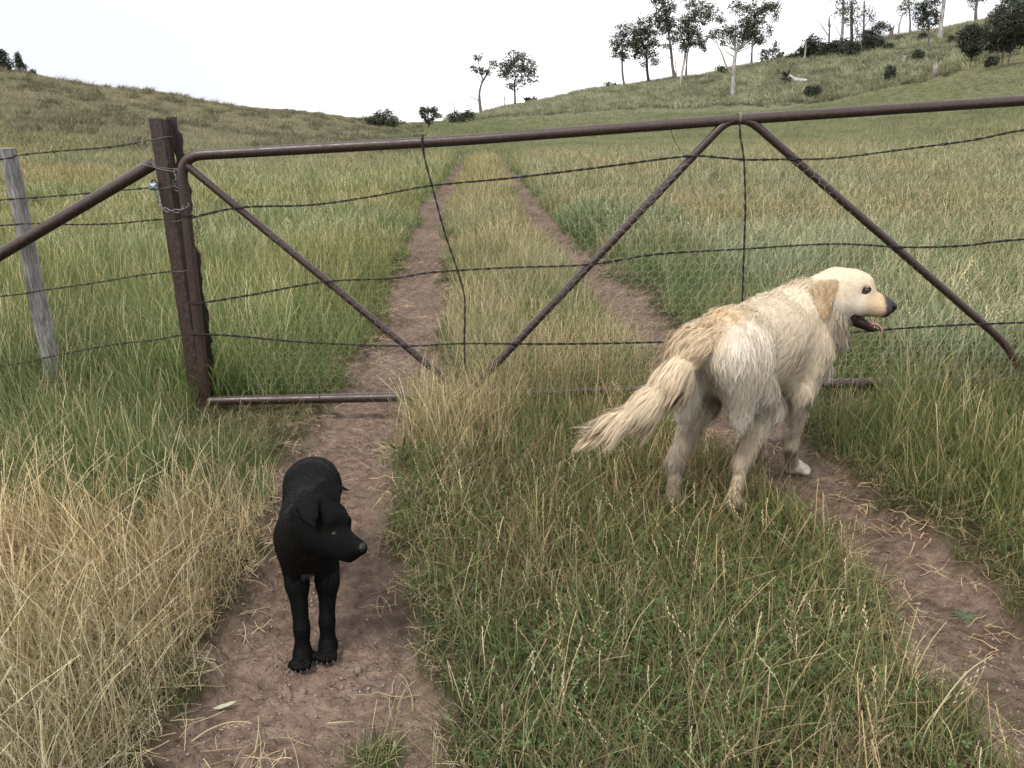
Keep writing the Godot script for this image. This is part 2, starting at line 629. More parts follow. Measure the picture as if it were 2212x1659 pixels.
func make_kinds() -> void:
	var sage := lin(0.24, 0.275, 0.17)
	var green := lin(0.130, 0.175, 0.064)
	var deep := lin(0.070, 0.100, 0.040)
	var lime := lin(0.215, 0.255, 0.10)
	var olive := lin(0.185, 0.178, 0.090)
	var brown := lin(0.19, 0.136, 0.09)
	var tan_ := lin(0.46, 0.36, 0.218)
	var pale := lin(0.62, 0.53, 0.36)
	var blue := lin(0.122, 0.165, 0.098)
	KIND = {
		"tall": {"r": 0.075, "n": 34, "h0": 0.10, "h1": 0.36, "w": 0.0036, "l0": 0.08, "l1": 0.7, "segs": 5, "hp": 1.1, "pal": [[green, 4], [lime, 2], [deep, 3], [olive, 1]], "tips": [[lime, 3], [green, 3], [tan_, 1]],
			"stems": 4, "stem_pal": [[pale, 1], [olive, 1], [tan_, 1]], "stem_low": [[green, 1], [olive, 1]], "sh0": 0.26, "sh1": 0.44, "rye": 0.75},
		"dry": {"r": 0.075, "n": 26, "h0": 0.06, "h1": 0.26, "w": 0.0026, "l0": 0.08, "l1": 0.85, "segs": 4, "hp": 1.0, "pal": [[tan_, 4], [pale, 4], [brown, 1], [olive, 2]], "tips": [[pale, 3], [tan_, 2]],
			"stems": 8, "stem_pal": [[pale, 4], [tan_, 3]], "stem_low": [[tan_, 2], [brown, 1], [olive, 1]], "sh0": 0.16, "sh1": 0.36, "sl": 0.7, "sw": 0.002, "rye": 0.6, "litter": 5},
		"mixed": {"r": 0.075, "n": 34, "h0": 0.02, "h1": 0.185, "w": 0.0025, "l0": 0.12, "l1": 1.3, "segs": 4, "hp": 1.3, "pal": [[green, 4], [deep, 3], [olive, 3], [brown, 1], [lime, 2]], "tips": [[olive, 2], [green, 2], [lime, 1], [tan_, 1]],
			"stems": 3, "stem_pal": [[pale, 1], [tan_, 1], [olive, 3], [brown, 2]], "stem_low": [[brown, 2], [olive, 3]], "sh0": 0.08, "sh1": 0.24, "sl": 0.8, "sw": 0.0016, "rye": 0.5, "foxtail": 0.03, "flower": 0.006, "clover": 6, "litter": 2},
		"brownish": {"r": 0.075, "n": 28, "h0": 0.03, "h1": 0.15, "w": 0.0024, "l0": 0.1, "l1": 1.1, "segs": 4, "hp": 1.1, "pal": [[olive, 3], [brown, 3], [green, 3], [deep, 1]], "tips": [[tan_, 1], [olive, 3], [brown, 1]],
			"stems": 7, "stem_pal": [[tan_, 2], [pale, 1], [brown, 3], [olive, 2]], "stem_low": [[brown, 3], [olive, 2]], "sh0": 0.10, "sh1": 0.25, "sl": 0.5, "sw": 0.0016, "rye": 0.6, "flower": 0.004, "litter": 2},
		"short": {"r": 0.07, "n": 46, "h0": 0.02, "h1": 0.10, "w": 0.0028, "l0": 0.4, "l1": 1.8, "segs": 3, "hp": 1.2, "pal": [[deep, 3], [green, 3], [blue, 2], [brown, 1]], "tips": [[green, 2], [olive, 1], [tan_, 1]],
			"stems": 3, "stem_pal": [[pale, 2], [tan_, 2]], "stem_low": [[olive, 1]], "sh0": 0.08, "sh1": 0.2, "sl": 1.6, "rye": 0.5, "litter": 3},
		"straw": {"r": 0.08, "n": 0, "h0": 0.02, "h1": 0.05, "w": 0.002, "l0": 0.5, "l1": 2.0, "segs": 3, "pal": [[tan_, 1]], "litter": 9},
		"paletuft": {"r": 0.09, "n": 36, "h0": 0.10, "h1": 0.30, "w": 0.0026, "l0": 0.1, "l1": 0.9, "segs": 4, "pal": [[tan_, 2], [pale, 2], [olive, 3], [green, 2]], "tips": [[pale, 2], [tan_, 1], [olive, 2]],
			"stems": 14, "stem_pal": [[pale, 4], [tan_, 1], [olive, 1]], "stem_low": [[tan_, 1], [olive, 1]], "sh0": 0.2, "sh1": 0.36, "sl": 0.6, "rye": 0.8},
		"strip": {"r": 0.15, "n": 80, "h0": 0.06, "h1": 0.22, "w": 0.004, "l0": 0.1, "l1": 0.8, "segs": 3, "pal": [[olive, 4], [tan_, 1], [green, 3], [lime, 1]], "tips": [[pale, 1], [tan_, 2], [olive, 3]],
			"stems": 18, "stem_pal": [[pale, 2], [tan_, 3], [olive, 2]], "stem_low": [[olive, 1], [tan_, 1]], "sh0": 0.16, "sh1": 0.32, "sw": 0.0032, "rye": 0.7, "spikelets": 5, "spikelet": 0.02},
		"field": {"r": 0.18, "n": 120, "h0": 0.08, "h1": 0.32, "w": 0.006, "l0": 0.08, "l1": 0.7, "segs": 3, "pal": [[green, 4], [olive, 3], [lime, 3], [deep, 2]], "tips": [[lime, 2], [olive, 3], [tan_, 2]],
			"stems": 11, "stem_pal": [[pale, 1], [tan_, 2], [olive, 3]], "stem_low": [[olive, 1]], "sh0": 0.22, "sh1": 0.36, "sw": 0.004, "rye": 0.6, "spikelets": 4, "spikelet": 0.025},
		"weed": {"r": 0.08, "n": 34, "h0": 0.12, "h1": 0.40, "w": 0.010, "l0": 0.05, "l1": 0.5, "segs": 4, "hp": 0.8, "pal": [[sage, 3], [blue, 2], [lime, 1]], "tips": [[sage, 2], [pale, 1]], "stems": 5, "stem_pal": [[sage, 1], [pale, 1]], "sh0": 0.3, "sh1": 0.45, "rye": 0.8, "spikelets": 9, "spikelet": 0.016},
		"broad": {"r": 0.03, "n": 9, "h0": 0.03, "h1": 0.09, "w": 0.016, "l0": 0.6, "l1": 1.8, "segs": 4, "hp": 0.8, "droop": 0.6, "pal": [[green, 2], [deep, 3], [blue, 2]], "tips": [[green, 2], [lime, 1], [brown, 1]]},
		"far": {"r": 0.42, "n": 120, "h0": 0.08, "h1": 0.32, "w": 0.018, "l0": 0.08, "l1": 0.8, "segs": 2, "pal": [[Color(0.9, 0.9, 0.9), 1], [Color(1.1, 1.1, 1.0), 2], [Color(0.72, 0.74, 0.7), 1]], "tips": [[Color(1.3, 1.2, 1.2), 2], [Color(1, 1, 1), 1]]},
		"tussock": {"r": 0.34, "n": 110, "h0": 0.15, "h1": 0.50, "w": 0.03, "l0": 0.2, "l1": 1.3, "segs": 2, "pal": [[Color(0.9, 0.9, 0.9), 2], [Color(1.15, 1.12, 1.05), 2], [Color(0.65, 0.66, 0.62), 1]], "tips": [[Color(1.35, 1.28, 1.2), 2], [Color(1, 1, 1), 1]]},
	}

class Spread:
	var at := []      # per variant: array of transforms
	var tint := []
	func _init(variants: int) -> void:
		for k in variants:
			at.append([]); tint.append([])

var spreads := {}

func sow(kind: String, p: Vector3, size: float, tint: Color, tilt := 0.12) -> void:
	if not spreads.has(kind):
		spreads[kind] = Spread.new(4)
	var s: Spread = spreads[kind]
	var k := rng.randi() % 4
	var b := Basis.from_euler(Vector3(rng.randf_range(-tilt, tilt), rng.randf() * TAU, rng.randf_range(-tilt, tilt))).scaled(Vector3(size, size * rng.randf_range(0.85, 1.15), size))
	s.at[k].append(Transform3D(b, p))
	s.tint[k].append(tint)

func grow(kind: String, called: String, label: String) -> void:
	if not spreads.has(kind):
		return
	var o := thing(called, Vector3.ZERO, label, "grass")
	o.set_meta("kind", "stuff")
	var s: Spread = spreads[kind]
	for k in 4:
		var count: int = s.at[k].size()
		if count == 0:
			continue
		var mm := MultiMesh.new()
		mm.transform_format = MultiMesh.TRANSFORM_3D
		mm.use_colors = true
		mm.mesh = tuft(KIND[kind])
		mm.instance_count = count
		for q in count:
			mm.set_instance_transform(q, s.at[k][q])
			mm.set_instance_color(q, s.tint[k][q])
		var mi := MultiMeshInstance3D.new()
		mi.name = "tuft"
		mi.multimesh = mm
		mi.set_meta("kind", "stuff")
		o.add_child(mi, true)

var keep_clear := []   # [x, z, radius] where paws stand

func clear_of(x: float, z: float) -> bool:
	for k in keep_clear:
		if (x - k[0]) * (x - k[0]) + (z - k[1]) * (z - k[1]) < k[2] * k[2]:
			return false
	return true

func tint_at(x: float, z: float, by := 0.2) -> Color:
	var n1 := noise.get_noise_2d(x * 70.0, z * 70.0)
	var n2 := noise2.get_noise_2d(x * 18.0, z * 18.0)
	var k := 1.0 + by * 1.4 * n1 + by * rng.randf_range(-0.8, 0.8)
	return Color(k * (1.0 + 0.16 * n2), k, k * (1.0 - 0.1 * n2))

func near_grass() -> void:
	var z := -0.9
	while z > -8.2:
		var half := 0.66 * -z * 1.22 + 0.35
		var step := 0.052 if z > -3.0 else (0.058 if z > -5.0 else 0.072)
		var x := -half
		while x < half:
			var px := x + rng.randf_range(-0.5, 0.5) * step
			var pz := z + rng.randf_range(-0.5, 0.5) * step
			x += step
			near_plant(px, pz)
		z -= step

func near_plant(x: float, z: float) -> void:
	var e := bare(x, z)
	var a := track_edge(TRACK_A, x, z)
	var b := track_edge(TRACK_B, x, z)
	var n1 := noise.get_noise_2d(x * 110.0 + 40.0, z * 110.0)
	var n2 := noise2.get_noise_2d(x * 35.0, z * 35.0 + 70.0)
	var y := ground_y(x, z)
	var p := Vector3(x, y, z)
	if not clear_of(x, z):
		return
	if e < 0.0:
		# on the bare earth: a few straws, rarely a small tuft
		var u := rng.randf()
		if u < 0.035 + 0.20 * smoothstep(-0.10, 0.0, e):
			sow("straw", p, rng.randf_range(0.5, 1.0), tint_at(x, z), 0.0)
		elif u > 0.965 and e > -0.09 or (n1 > 0.33 and u > 0.55 and z < -4.0):
			sow("short", p, rng.randf_range(0.35, 0.75), tint_at(x, z))
		return
	var left_of_a: bool = a > 0 and x < -0.3 and x < lerpf(-0.4, -1.1, clampf(-z / 12.0, 0, 1)) + 0.2 and x < -0.45
	var right_of_b: bool = x > 0.6 and b > 0.0 and x > 0.95
	var tint := tint_at(x, z)
	var edge := smoothstep(0.0, 0.14, e)      # tufts are trodden lower by the tracks
	var kind := "mixed"
	var size := 1.0
	if z > -3.75:
		if left_of_a and x > -1.5 + 0.1 * n1 and z < -3.15 + 0.2 * n1:
			# trodden by the gate's swing
			kind = "short" if rng.randf() < 0.5 else ("dry" if rng.randf() < 0.4 else "mixed")
			size = rng.randf_range(0.4, 0.8) * (0.45 if kind == "dry" else 0.8)
		elif left_of_a:
			# dry foreground giving way to green before the fence
			var line := -2.75 - 0.25 * (x + 0.9) + 0.5 * n1 + 0.25 * n2
			if z < line - 0.25:
				kind = "tall" if rng.randf() < 0.8 else "mixed"
				size = rng.randf_range(0.55, 0.85) * lerpf(0.6, 1.0, smoothstep(0.0, 0.35, e))
			elif z < line + 0.15:
				kind = ["tall", "dry", "mixed"][rng.randi() % 3]
				size = rng.randf_range(0.6, 0.9)
			else:
				kind = "dry" if rng.randf() < 0.80 - 0.5 * maxf(0.0, n2 * 2.0) else "brownish"
				size = rng.randf_range(0.75, 1.1) * lerpf(0.5, 1.0, smoothstep(0.0, 0.22, e))
				if rng.randf() < 0.25 and z < -2.1:
					return
		elif right_of_b and x < 1.65 and z < -3.3:
			kind = "mixed" if rng.randf() < 0.6 else "short"
			size = rng.randf_range(0.5, 0.8)
		elif right_of_b:
			kind = "short" if e < 0.10 else ("mixed" if rng.randf() < 0.45 else "tall")
			size = rng.randf_range(0.7, 1.0) * lerpf(0.6, 1.0, smoothstep(0.0, 0.4, e)) * (0.9 if kind == "tall" else 1.2)
		else:
			var pt := Vector2(x + 0.30, z + 3.45).length()
			if pt < 0.33 + 0.15 * n1:
				kind = "paletuft" if rng.randf() < 0.75 else "dry"
				size = rng.randf_range(0.7, 1.0)
			else:
				var u := rng.randf()
				if a < 0.09:
					kind = "short" if u < 0.6 else "mixed"
				elif n1 > 0.16:
					kind = "brownish" if u < 0.6 else "mixed"
				elif z < -3.0 and u < 0.45:
					kind = "tall"
				else:
					kind = "mixed" if u < 0.80 else ("brownish" if u < 0.95 else "tall")
				size = rng.randf_range(0.8, 1.25) * lerpf(0.6, 1.0, edge)
				if kind == "tall":
					size *= 0.62
	else:
		if left_of_a:
			var u := rng.randf()
			kind = "tall" if u < 0.86 else "mixed"
			size = rng.randf_range(0.8, 1.15) * lerpf(0.45, 1.0, smoothstep(0.0, 0.5, e))
			tint = tint * Color(0.98, 1.06, 0.95)
			if e < 0.1 and u < 0.5:
				kind = "straw"
		elif right_of_b:
			var u := rng.randf()
			kind = "tall" if u < 0.6 else ("mixed" if u < 0.8 else "brownish")
			if x > 1.7 + 0.5 * n1 and rng.randf() < 0.28 + 0.5 * n2:
				kind = "weed"
			size = rng.randf_range(0.75, 1.1) * lerpf(0.45, 1.0, smoothstep(0.0, 0.4, e))
			if e < 0.1:
				kind = "short"
		else:
			var u := rng.randf()
			if e < 0.07:
				kind = "short" if u < 0.6 else "mixed"
			else:
				kind = "paletuft" if u < 0.42 + 0.5 * n2 else ("tall" if u < 0.7 else "brownish")
			size = rng.randf_range(0.6, 0.95) * lerpf(0.5, 1.0, edge)
	if kind == "mixed" and rng.randf() < 0.07:
		sow("broad", p, rng.randf_range(0.7, 1.3), tint)
	if kind == "dry":
		tint = tint * Color(1.03 + 0.12 * n2, 0.97, 0.95 - 0.08 * n2)
		if n1 + 0.5 * n2 > 0.34:
			size *= 0.5
	sow(kind, p, size, tint)
	if kind != "straw" and e < 0.08 and rng.randf() < (0.3 if x < 0.2 else 0.1):
		sow("straw", p, rng.randf_range(0.5, 0.9), tint, 0.0)

func mid_grass() -> void:
	var z := -7.9
	while z > -36.0:
		var half := 0.66 * -z * 1.15 + 0.5
		var step := 0.15 if z > -14.0 else 0.21
		var x := -half
		while x < half:
			var px := x + rng.randf_range(-0.5, 0.5) * step
			var pz := z + rng.randf_range(-0.5, 0.5) * step
			x += step
			if pz < -22.0 and rng.randf() < smoothstep(-22.0, -36.0, pz):
				continue
			var e := bare(px, pz)
			if e < 0.03:
				if rng.randf() < 0.12:
					sow("short", Vector3(px, ground_y(px, pz), pz), rng.randf_range(0.5, 0.9), tint_at(px, pz))
				continue
			var a := px > -9.0 and track_edge(TRACK_A, px, pz) < 3.0
			var mid_x := lerpf(0.0, -1.3, clampf((-pz - 8.0) / 32.0, 0, 1))
			var between: bool = absf(px - mid_x) < 0.75
			var n1 := noise.get_noise_2d(px * 14.0, pz * 9.0)
			var kind := "field"
			var size := rng.randf_range(0.75, 1.1)
			var tint := tint_at(px, pz, 0.18)
			if between:
				kind = "strip" if rng.randf() < 0.8 else "field"
				size *= 0.95
			elif px > 0.3:
				kind = "strip" if rng.randf() < 0.2 + n1 * 0.7 else "field"
				tint = tint * Color(0.96, 1.0, 1.05)
			else:
				kind = "strip" if rng.randf() < 0.22 + n1 * 0.8 else "field"
				tint = tint * Color(0.95, 1.03, 0.95)
				tint = tint.lerp(tint * Color(1.02, 0.97, 1.08), smoothstep(-12.0, -26.0, pz) * smoothstep(-1.0, -5.0, px))
			if Vector2((px - 1.15) / 0.7, (pz + 9.7) / 1.7).length() < 1.0 + 0.4 * n1:
				kind = "field"
				size *= 1.25
				tint = tint * Color(0.75, 0.88, 0.85)
			size *= lerpf(0.55, 1.0, smoothstep(0.03, 0.4, e))
			var step_up := 1.0 if pz > -14.0 else 1.25
			sow(kind, Vector3(px, ground_y(px, pz), pz), size * step_up, tint)
		z -= step

func far_grass() -> void:
	var z := -22.0
	while z > -92.0:
		var half := 0.66 * -z * 1.08 + 1.0
		var step := 0.42 if z > -50.0 else 0.62
		var x := -half
		while x < half:
			var px := x + rng.randf_range(-0.5, 0.5) * step
			var pz := z + rng.randf_range(-0.5, 0.5) * step
			x += step
			if bare(px, pz) < 0.12:
				continue
			if pz > -36.0 and rng.randf() > smoothstep(-22.0, -36.0, pz) + 0.15:
				continue
			var c := meadow_colour(px, pz)
			var k := 1.0 + 0.25 * noise.get_noise_2d(px * 20.0, pz * 20.0) + rng.randf_range(-0.15, 0.15)
			c = Color(c.r * k, c.g * k, c.b * k)
			var slope := px / -pz
			var rough: bool = (slope < -0.10 and -pz > 22.0 and rng.randf() < 0.10 + 0.22 * noise.get_noise_2d(px * 12.0, pz * 8.0))
			if -pz > 66.0 and slope > 0.0:
				rough = false
			if rough:
				sow("tussock", Vector3(px, land(px, pz), pz), rng.randf_range(0.7, 1.5), Color(c.r * 0.7, c.g * 0.72, c.b * 0.72))
			else:
				sow("far", Vector3(px, land(px, pz) - 0.02, pz), rng.randf_range(0.7, 1.1) * (1.0 if slope < 0.0 else 0.75), c)
		z -= step

# rough pasture with mounds of tussock on the right-hand hill
func hill_grass() -> void:
	var z := -76.0
	while z > -136.0:
		var half := 0.66 * -z * 1.06
		var step := 1.05
		var x := -0.06 * -z
		while x < half:
			var px := x + rng.randf_range(-0.5, 0.5) * step
			var pz := z + rng.randf_range(-0.5, 0.5) * step
			x += step
			var slope := px / -pz
			var line := 86.0 if slope < 0.25 else lerpf(86.0, 70.0, (slope - 0.25) / 0.35)
			line += 1.5 * noise.get_noise_2d(px * 5.0, pz * 5.0)
			if -pz < line:
				continue
			var c := meadow_colour(px, pz)
			var n1 := noise.get_noise_2d(px * 11.0, pz * 7.0)
			var n2 := noise2.get_noise_2d(px * 30.0, pz * 20.0)
			var k := 1.0 + 0.35 * n1 + 0.3 * n2 + rng.randf_range(-0.22, 0.22)
			if rng.randf() < 0.10:
				k *= 0.55
			sow("tussock", Vector3(px, land(px, pz) - 0.03, pz), rng.randf_range(1.1, 2.0) * (1.0 + 0.5 * n1), Color(c.r * k, c.g * k, c.b * k * 0.95))
		z -= step

func make_grass() -> void:

	near_grass()
	print("near ", Time.get_ticks_msec())
	mid_grass()
	print("mid ", Time.get_ticks_msec())
	far_grass()
	hill_grass()
	grow("tall", "tall_green_grass", "tall green grass with pale seed heads around the gate and fence")
	grow("dry", "dry_grass", "dry straw coloured grass left of the wheel track in the foreground")
	grow("mixed", "mixed_grass", "mixed green grass and clover between the wheel tracks in front")
	grow("brownish", "brown_stemmed_grass", "thin brown stemmed grass scattered among the greener sward")
	grow("short", "short_grass", "short trodden dark green grass along the edges of the tracks")
	grow("straw", "fallen_straw", "fallen pale straws lying on the bare earth of the tracks")
	grow("paletuft", "pale_grass", "pale bleached grass tufts on the strip by the gate")
	grow("broad", "broad_leaved_weeds", "low broad leaved weeds dotted through the sward in front of gate")
	grow("weed", "pale_weeds", "pale grey green leafy weeds behind the right side of gate")
	grow("strip", "seeding_grass", "yellowish seeding grass on the strip between tracks behind gate")
	grow("field", "meadow_grass", "green meadow grass of the paddock behind the gate")
	grow("far", "distant_meadow_grass", "distant grass covering the far paddock and left slope")
	grow("tussock", "tussock_grass", "rough tussocks covering the right hillside and left crest")
	spreads.clear()

# ---------------------------------------------------------------- gate and fence
const GATE_Z := -3.62
var STEEL := Color(0.062, 0.042, 0.039)

func gp(x: float, y: float, off := 0.0) -> Vector3:
	return on_plane(x, y, GATE_Z + off)

# resample a polyline with rounded corners
func smooth_line(pts: Array, per := 6) -> Array:
	var out := []
	for k in pts.size() - 1:
		var p0: Vector3 = pts[maxi(k - 1, 0)]
		var p1: Vector3 = pts[k]
		var p2: Vector3 = pts[k + 1]
		var p3: Vector3 = pts[mini(k + 2, pts.size() - 1)]
		for q in per:
			out.append(p1.cubic_interpolate(p2, p0, p3, float(q) / per))
	out.append(pts[pts.size() - 1])
	return out

# points along straight runs with a bend of given radius at each inner corner
func bent_pipe(pts: Array, bend: float) -> Array:
	var out := [pts[0]]
	for k in range(1, pts.size() - 1):
		var p: Vector3 = pts[k]
		var a: Vector3 = (pts[k - 1] - p).normalized()
		var b: Vector3 = (pts[k + 1] - p).normalized()
		for q in 9:
			var t := q / 8.0
			var u := p + a * bend
			var w := p + b * bend
			out.append(u.lerp(p, t).lerp(p.lerp(w, t), t))
	out.append(pts[pts.size() - 1])
	return out

# long straight pieces need inner rings for their dents
func finer(pts: Array, gap := 0.05) -> Array:
	var out := [pts[0]]
	for k in range(1, pts.size()):
		var d: float = (pts[k] - pts[k - 1]).length()
		var n := maxi(1, int(d / gap))
		for q in range(1, n + 1):
			out.append(pts[k - 1].lerp(pts[k], float(q) / n))
	return out

# two twisted strands with barbs
func barbed(mb: MB, pts: Array, c: Color, barb_gap := 0.10, r := 0.0016) -> void:
	var line := finer(smooth_line(pts, 5), 0.012)
	for s in 2:
		var strand := []
		for k in line.size():
			var t: Vector3 = (line[mini(k + 1, line.size() - 1)] - line[maxi(k - 1, 0)]).normalized()
			var u := t.cross(Vector3(0, 0, 1)).normalized()
			var a := k * 0.9 + s * PI
			strand.append(line[k] + u * cos(a) * r * 1.1 + t.cross(u) * sin(a) * r * 1.1)
		mb.tube(strand, r, 4, c)
	var run := rng.randf() * barb_gap
	for k in range(1, line.size()):
		run += (line[k] - line[k - 1]).length()
		if run > barb_gap:
			run = rng.randf_range(-0.02, 0.02)
			var t: Vector3 = (line[k] - line[k - 1]).normalized()
			for s in 2:
				var d := Vector3(rng.randf_range(-1, 1), rng.randf_range(-1, 1), rng.randf_range(-1, 1))
				d = (d - t * d.dot(t)).normalized()
				mb.tube([line[k] - d * 0.009 + t * 0.004 * s, line[k] + d * 0.009 + t * 0.004 * s], 0.0009, 3, c)
			var coil := []
			for q in 13:
				var a := q * TAU / 6.0
				var u := t.cross(Vector3(0, 0, 1)).normalized()
				coil.append(line[k] + t * (q * 0.0011) + (u * cos(a) + t.cross(u) * sin(a)) * r * 2.4)
			mb.tube(coil, 0.0009, 3, c)

func plain_wire(mb: MB, pts: Array, r: float, c: Color) -> void:
	mb.tube(finer(smooth_line(pts, 6), 0.02), r, 4, c)

# wraps of thin wire round a bar
func wraps(mb: MB, o: Vector3, axis: Vector3, r: float, turns: int, c: Color, wr := 0.0014) -> void:
	var t := axis.normalized()
	var u := t.cross(Vector3(0.3, 0.2, 1)).normalized()
	var w := t.cross(u)
	var pts := []
	for q in turns * 12 + 1:
		var a := q * TAU / 12.0
		pts.append(o + t * (q * wr * 2.2 / 12.0) + (u * cos(a) + w * sin(a)) * r)
	mb.tube(pts, wr, 4, c)

# hexagonal netting between two height lines over a run of x, bulging a little; inside(p) cuts it
func hex_net(mb: MB, x0: float, x1: float, low: Callable, high: Callable, z: float, cell: float, wr: float, c: Color) -> void:
	var h := cell
	var wx := cell * 1.02
	var row := 0
	var y := -0.1
	var sag := func(px: float, py: float) -> Vector3:
		var n1 := noise.get_noise_2d(px * 130.0, py * 130.0)
		var n2 := noise2.get_noise_2d(px * 45.0 + 9.0, py * 45.0)
		return Vector3(px + 0.010 * n1 + 0.02 * n2, py + 0.014 * n2 + 0.006 * n1, z + 0.03 * n2 + 0.006 * n1)
	while y < 1.2:
		var x: float = x0 + (0.5 * wx if row % 2 else 0.0)
		while x < x1:
			# the nodes of one cell: a short vertical twist and two slants upwards
			var a := Vector2(x, y)
			var b := Vector2(x, y + h * 0.34)
			var e := Vector2(x - wx * 0.5, y + h * 0.34 + h * 0.27)
			var f := Vector2(x + wx * 0.5, y + h * 0.34 + h * 0.27)
			for seg in [[a, b, 1.5], [b, e, 1.0], [b, f, 1.0]]:
				var m: Vector2 = (seg[0] + seg[1]) * 0.5
				if m.y > low.call(m.x) and m.y < high.call(m.x) and m.x > x0 and m.x < x1:
					mb.tube([sag.call(seg[0].x, seg[0].y), sag.call(seg[1].x, seg[1].y)], wr * seg[2] * (0.85 if m.x < 0.4 else 1.25), 3, c, false)
			x += wx
		y += h * 0.61
		row += 1

func line_y(pts: Array) -> Callable:
	return func(x: float) -> float:
		if x <= pts[0].x: return pts[0].y
		for k in pts.size() - 1:
			if x <= pts[k + 1].x:
				return lerpf(pts[k].y, pts[k + 1].y, (x - pts[k].x) / (pts[k + 1].x - pts[k].x))
		return pts[pts.size() - 1].y

func make_gate() -> void:
	var g := thing("farm_gate", gp(440, 862), "rusty steel pipe farm gate with barbed wire and hexagonal netting", "gate")
	var dents := noise3
	var r := 0.0222
	# frame: bottom rail, left stile, top rail in one bent pipe
	var tl := gp(389, 337)
	var bl := gp(446, 868)
	var top_end := gp(2620, 190)
	var bot_end := gp(2640, 806)
	var mb := MB.new()
	mb.tube(finer(bent_pipe([bl, tl, gp(1000, 303), gp(1595, 258), gp(2212, 217), top_end], 0.095).filter(func(p): return true)), r, 14, STEEL, true, dents, 0.0012)
	part("top_rail", mb, M.rust, g)
	mb = MB.new()
	mb.tube(finer([bl + Vector3(0, 0.004, 0), gp(940, 856), gp(1780, 829), bot_end]), r * 0.98, 14, STEEL, true, dents, 0.0012)
	for x in [690.0, 1010.0]:
		var o := gp(x, lerpf(868, 829, (x - 446) / 1334.0))
		wraps(mb, o, Vector3.RIGHT, r * 1.0, 1, STEEL * 0.7, 0.0022)
	part("bottom_rail", mb, M.rust, g)
	mb = MB.new()
	mb.tube(finer([top_end, bot_end]), r, 12, STEEL, true, dents, 0.0012)
	part("end_stile", mb, M.rust, g)
	# braces: down to the rail, up to the middle of the top rail, and down again in one bend
	mb = MB.new()
	mb.tube(finer([gp(402, 356, 0.004), gp(985, 838, 0.004), gp(1005, 853, 0.004)]), 0.0165, 12, STEEL * 1.02, true, dents, 0.001)
	part("brace", mb, M.rust, g)
	mb = MB.new()
	mb.tube(finer(bent_pipe([gp(1012, 850, 0.004), gp(1022, 838, 0.004), gp(1593, 236, 0.004), gp(2184, 752, 0.004), gp(2206, 812, 0.004)], 0.12)), 0.0178, 12, STEEL * 0.95, true, dents, 0.001)
	part("brace", mb, M.rust, g)
	mb = MB.new()
	mb.tube(finer([gp(2216, 810, 0.004), gp(2600, 240, 0.004)]), 0.0168, 12, STEEL, true, dents, 0.001)
	part("brace", mb, M.rust, g)
	# the wires
	var wc := Color(0.022, 0.019, 0.016)
	var runs := [
		[[415, 470], [520, 448], [670, 443], [800, 425], [932, 401], [1100, 385], [1300, 361], [1480, 338], [1560, 341], [1610, 345], [1700, 344], [1800, 342], [1950, 323], [2100, 303], [2212, 281], [2400, 262], [2610, 240]],
		[[415, 657], [520, 641], [700, 609], [850, 601], [935, 588], [1100, 578], [1270, 572], [1420, 549], [1605, 538], [1800, 527], [1950, 534], [2080, 531], [2212, 517], [2600, 500]],
		[[410, 722], [500, 725], [640, 738], [800, 746], [900, 747], [1000, 742], [1160, 743], [1300, 742], [1440, 739], [1640, 735], [1850, 717], [2000, 706], [2180, 698], [2620, 688]],
	]
	for run in runs:
		mb = MB.new()
		barbed(mb, run.map(func(p): return gp(p[0], p[1], 0.022)), wc, 0.11, 0.0026)
		part("barbed_wire", mb, M.wire, g)
	for run in [[[911, 300], [918, 345], [933, 400], [960, 500], [990, 590], [1004, 650], [1003, 740], [1005, 830]], [[1597, 262], [1600, 300], [1607, 345], [1610, 450], [1607, 545], [1604, 640], [1602, 735], [1600, 835]]]:
		mb = MB.new()
		barbed(mb, run.map(func(p): return gp(p[0], p[1], 0.03)), wc, 0.13, 0.0023)
		part("upright_wire", mb, M.wire, g)
	mb = MB.new()
	plain_wire(mb, [gp(1449, 274, 0.024), gp(1455, 300, 0.026), gp(1478, 337, 0.026)], 0.0012, wc)
	wraps(mb, gp(1448, 271), Vector3.RIGHT, r + 0.001, 1, wc)
	part("hanging_wire", mb, M.wire, g)
	for w in [[911.0, 302.0, 2, wc], [1593.0, 256.0, 3, lin(0.2, 0.17, 0.12)]]:
		mb = MB.new()
		wraps(mb, gp(w[0], w[1]), Vector3.RIGHT, r + 0.001, w[2], w[3], 0.0018)
		part("wire_tie", mb, M.wire, g)
	for y in [470.0, 655.0, 722.0]:
		mb = MB.new()
		wraps(mb, gp(405 + (y - 470) * 0.09, y), (tl - bl), r + 0.002, 3, wc, 0.0018)
		part("wire_tie", mb, M.wire, g)
	# snarl of old wire behind the stile
	mb = MB.new()
	for q in 9:
		var o := gp(416 + rng.randf_range(-6, 10), 472 + q * 6 + rng.randf_range(-8, 8), 0.01)
		plain_wire(mb, [o, o + Vector3(rng.randf_range(0, 0.04), rng.randf_range(-0.04, 0.03), rng.randf_range(-0.02, 0.02)), o + Vector3(rng.randf_range(-0.02, 0.05), rng.randf_range(-0.06, 0.03), 0), o + Vector3(rng.randf_range(0, 0.06), rng.randf_range(-0.09, 0.03), 0)], 0.0012, lin(0.10, 0.07, 0.05))
	part("wire_snarl", mb, M.wire, g)
	mb = MB.new()
	# netting hung on the lower side of the top wire
	mb = MB.new()
	var top_line := []
	for p in [[430, 560], [520, 520], [640, 472], [800, 440], [932, 412], [1300, 371], [1480, 350], [1700, 352], [1800, 350], [2212, 292], [2610, 250]]:
		top_line.append(gp(p[0], p[1]))
	var bottom := line_y([gp(440, 850), gp(1780, 815), gp(2610, 800)])
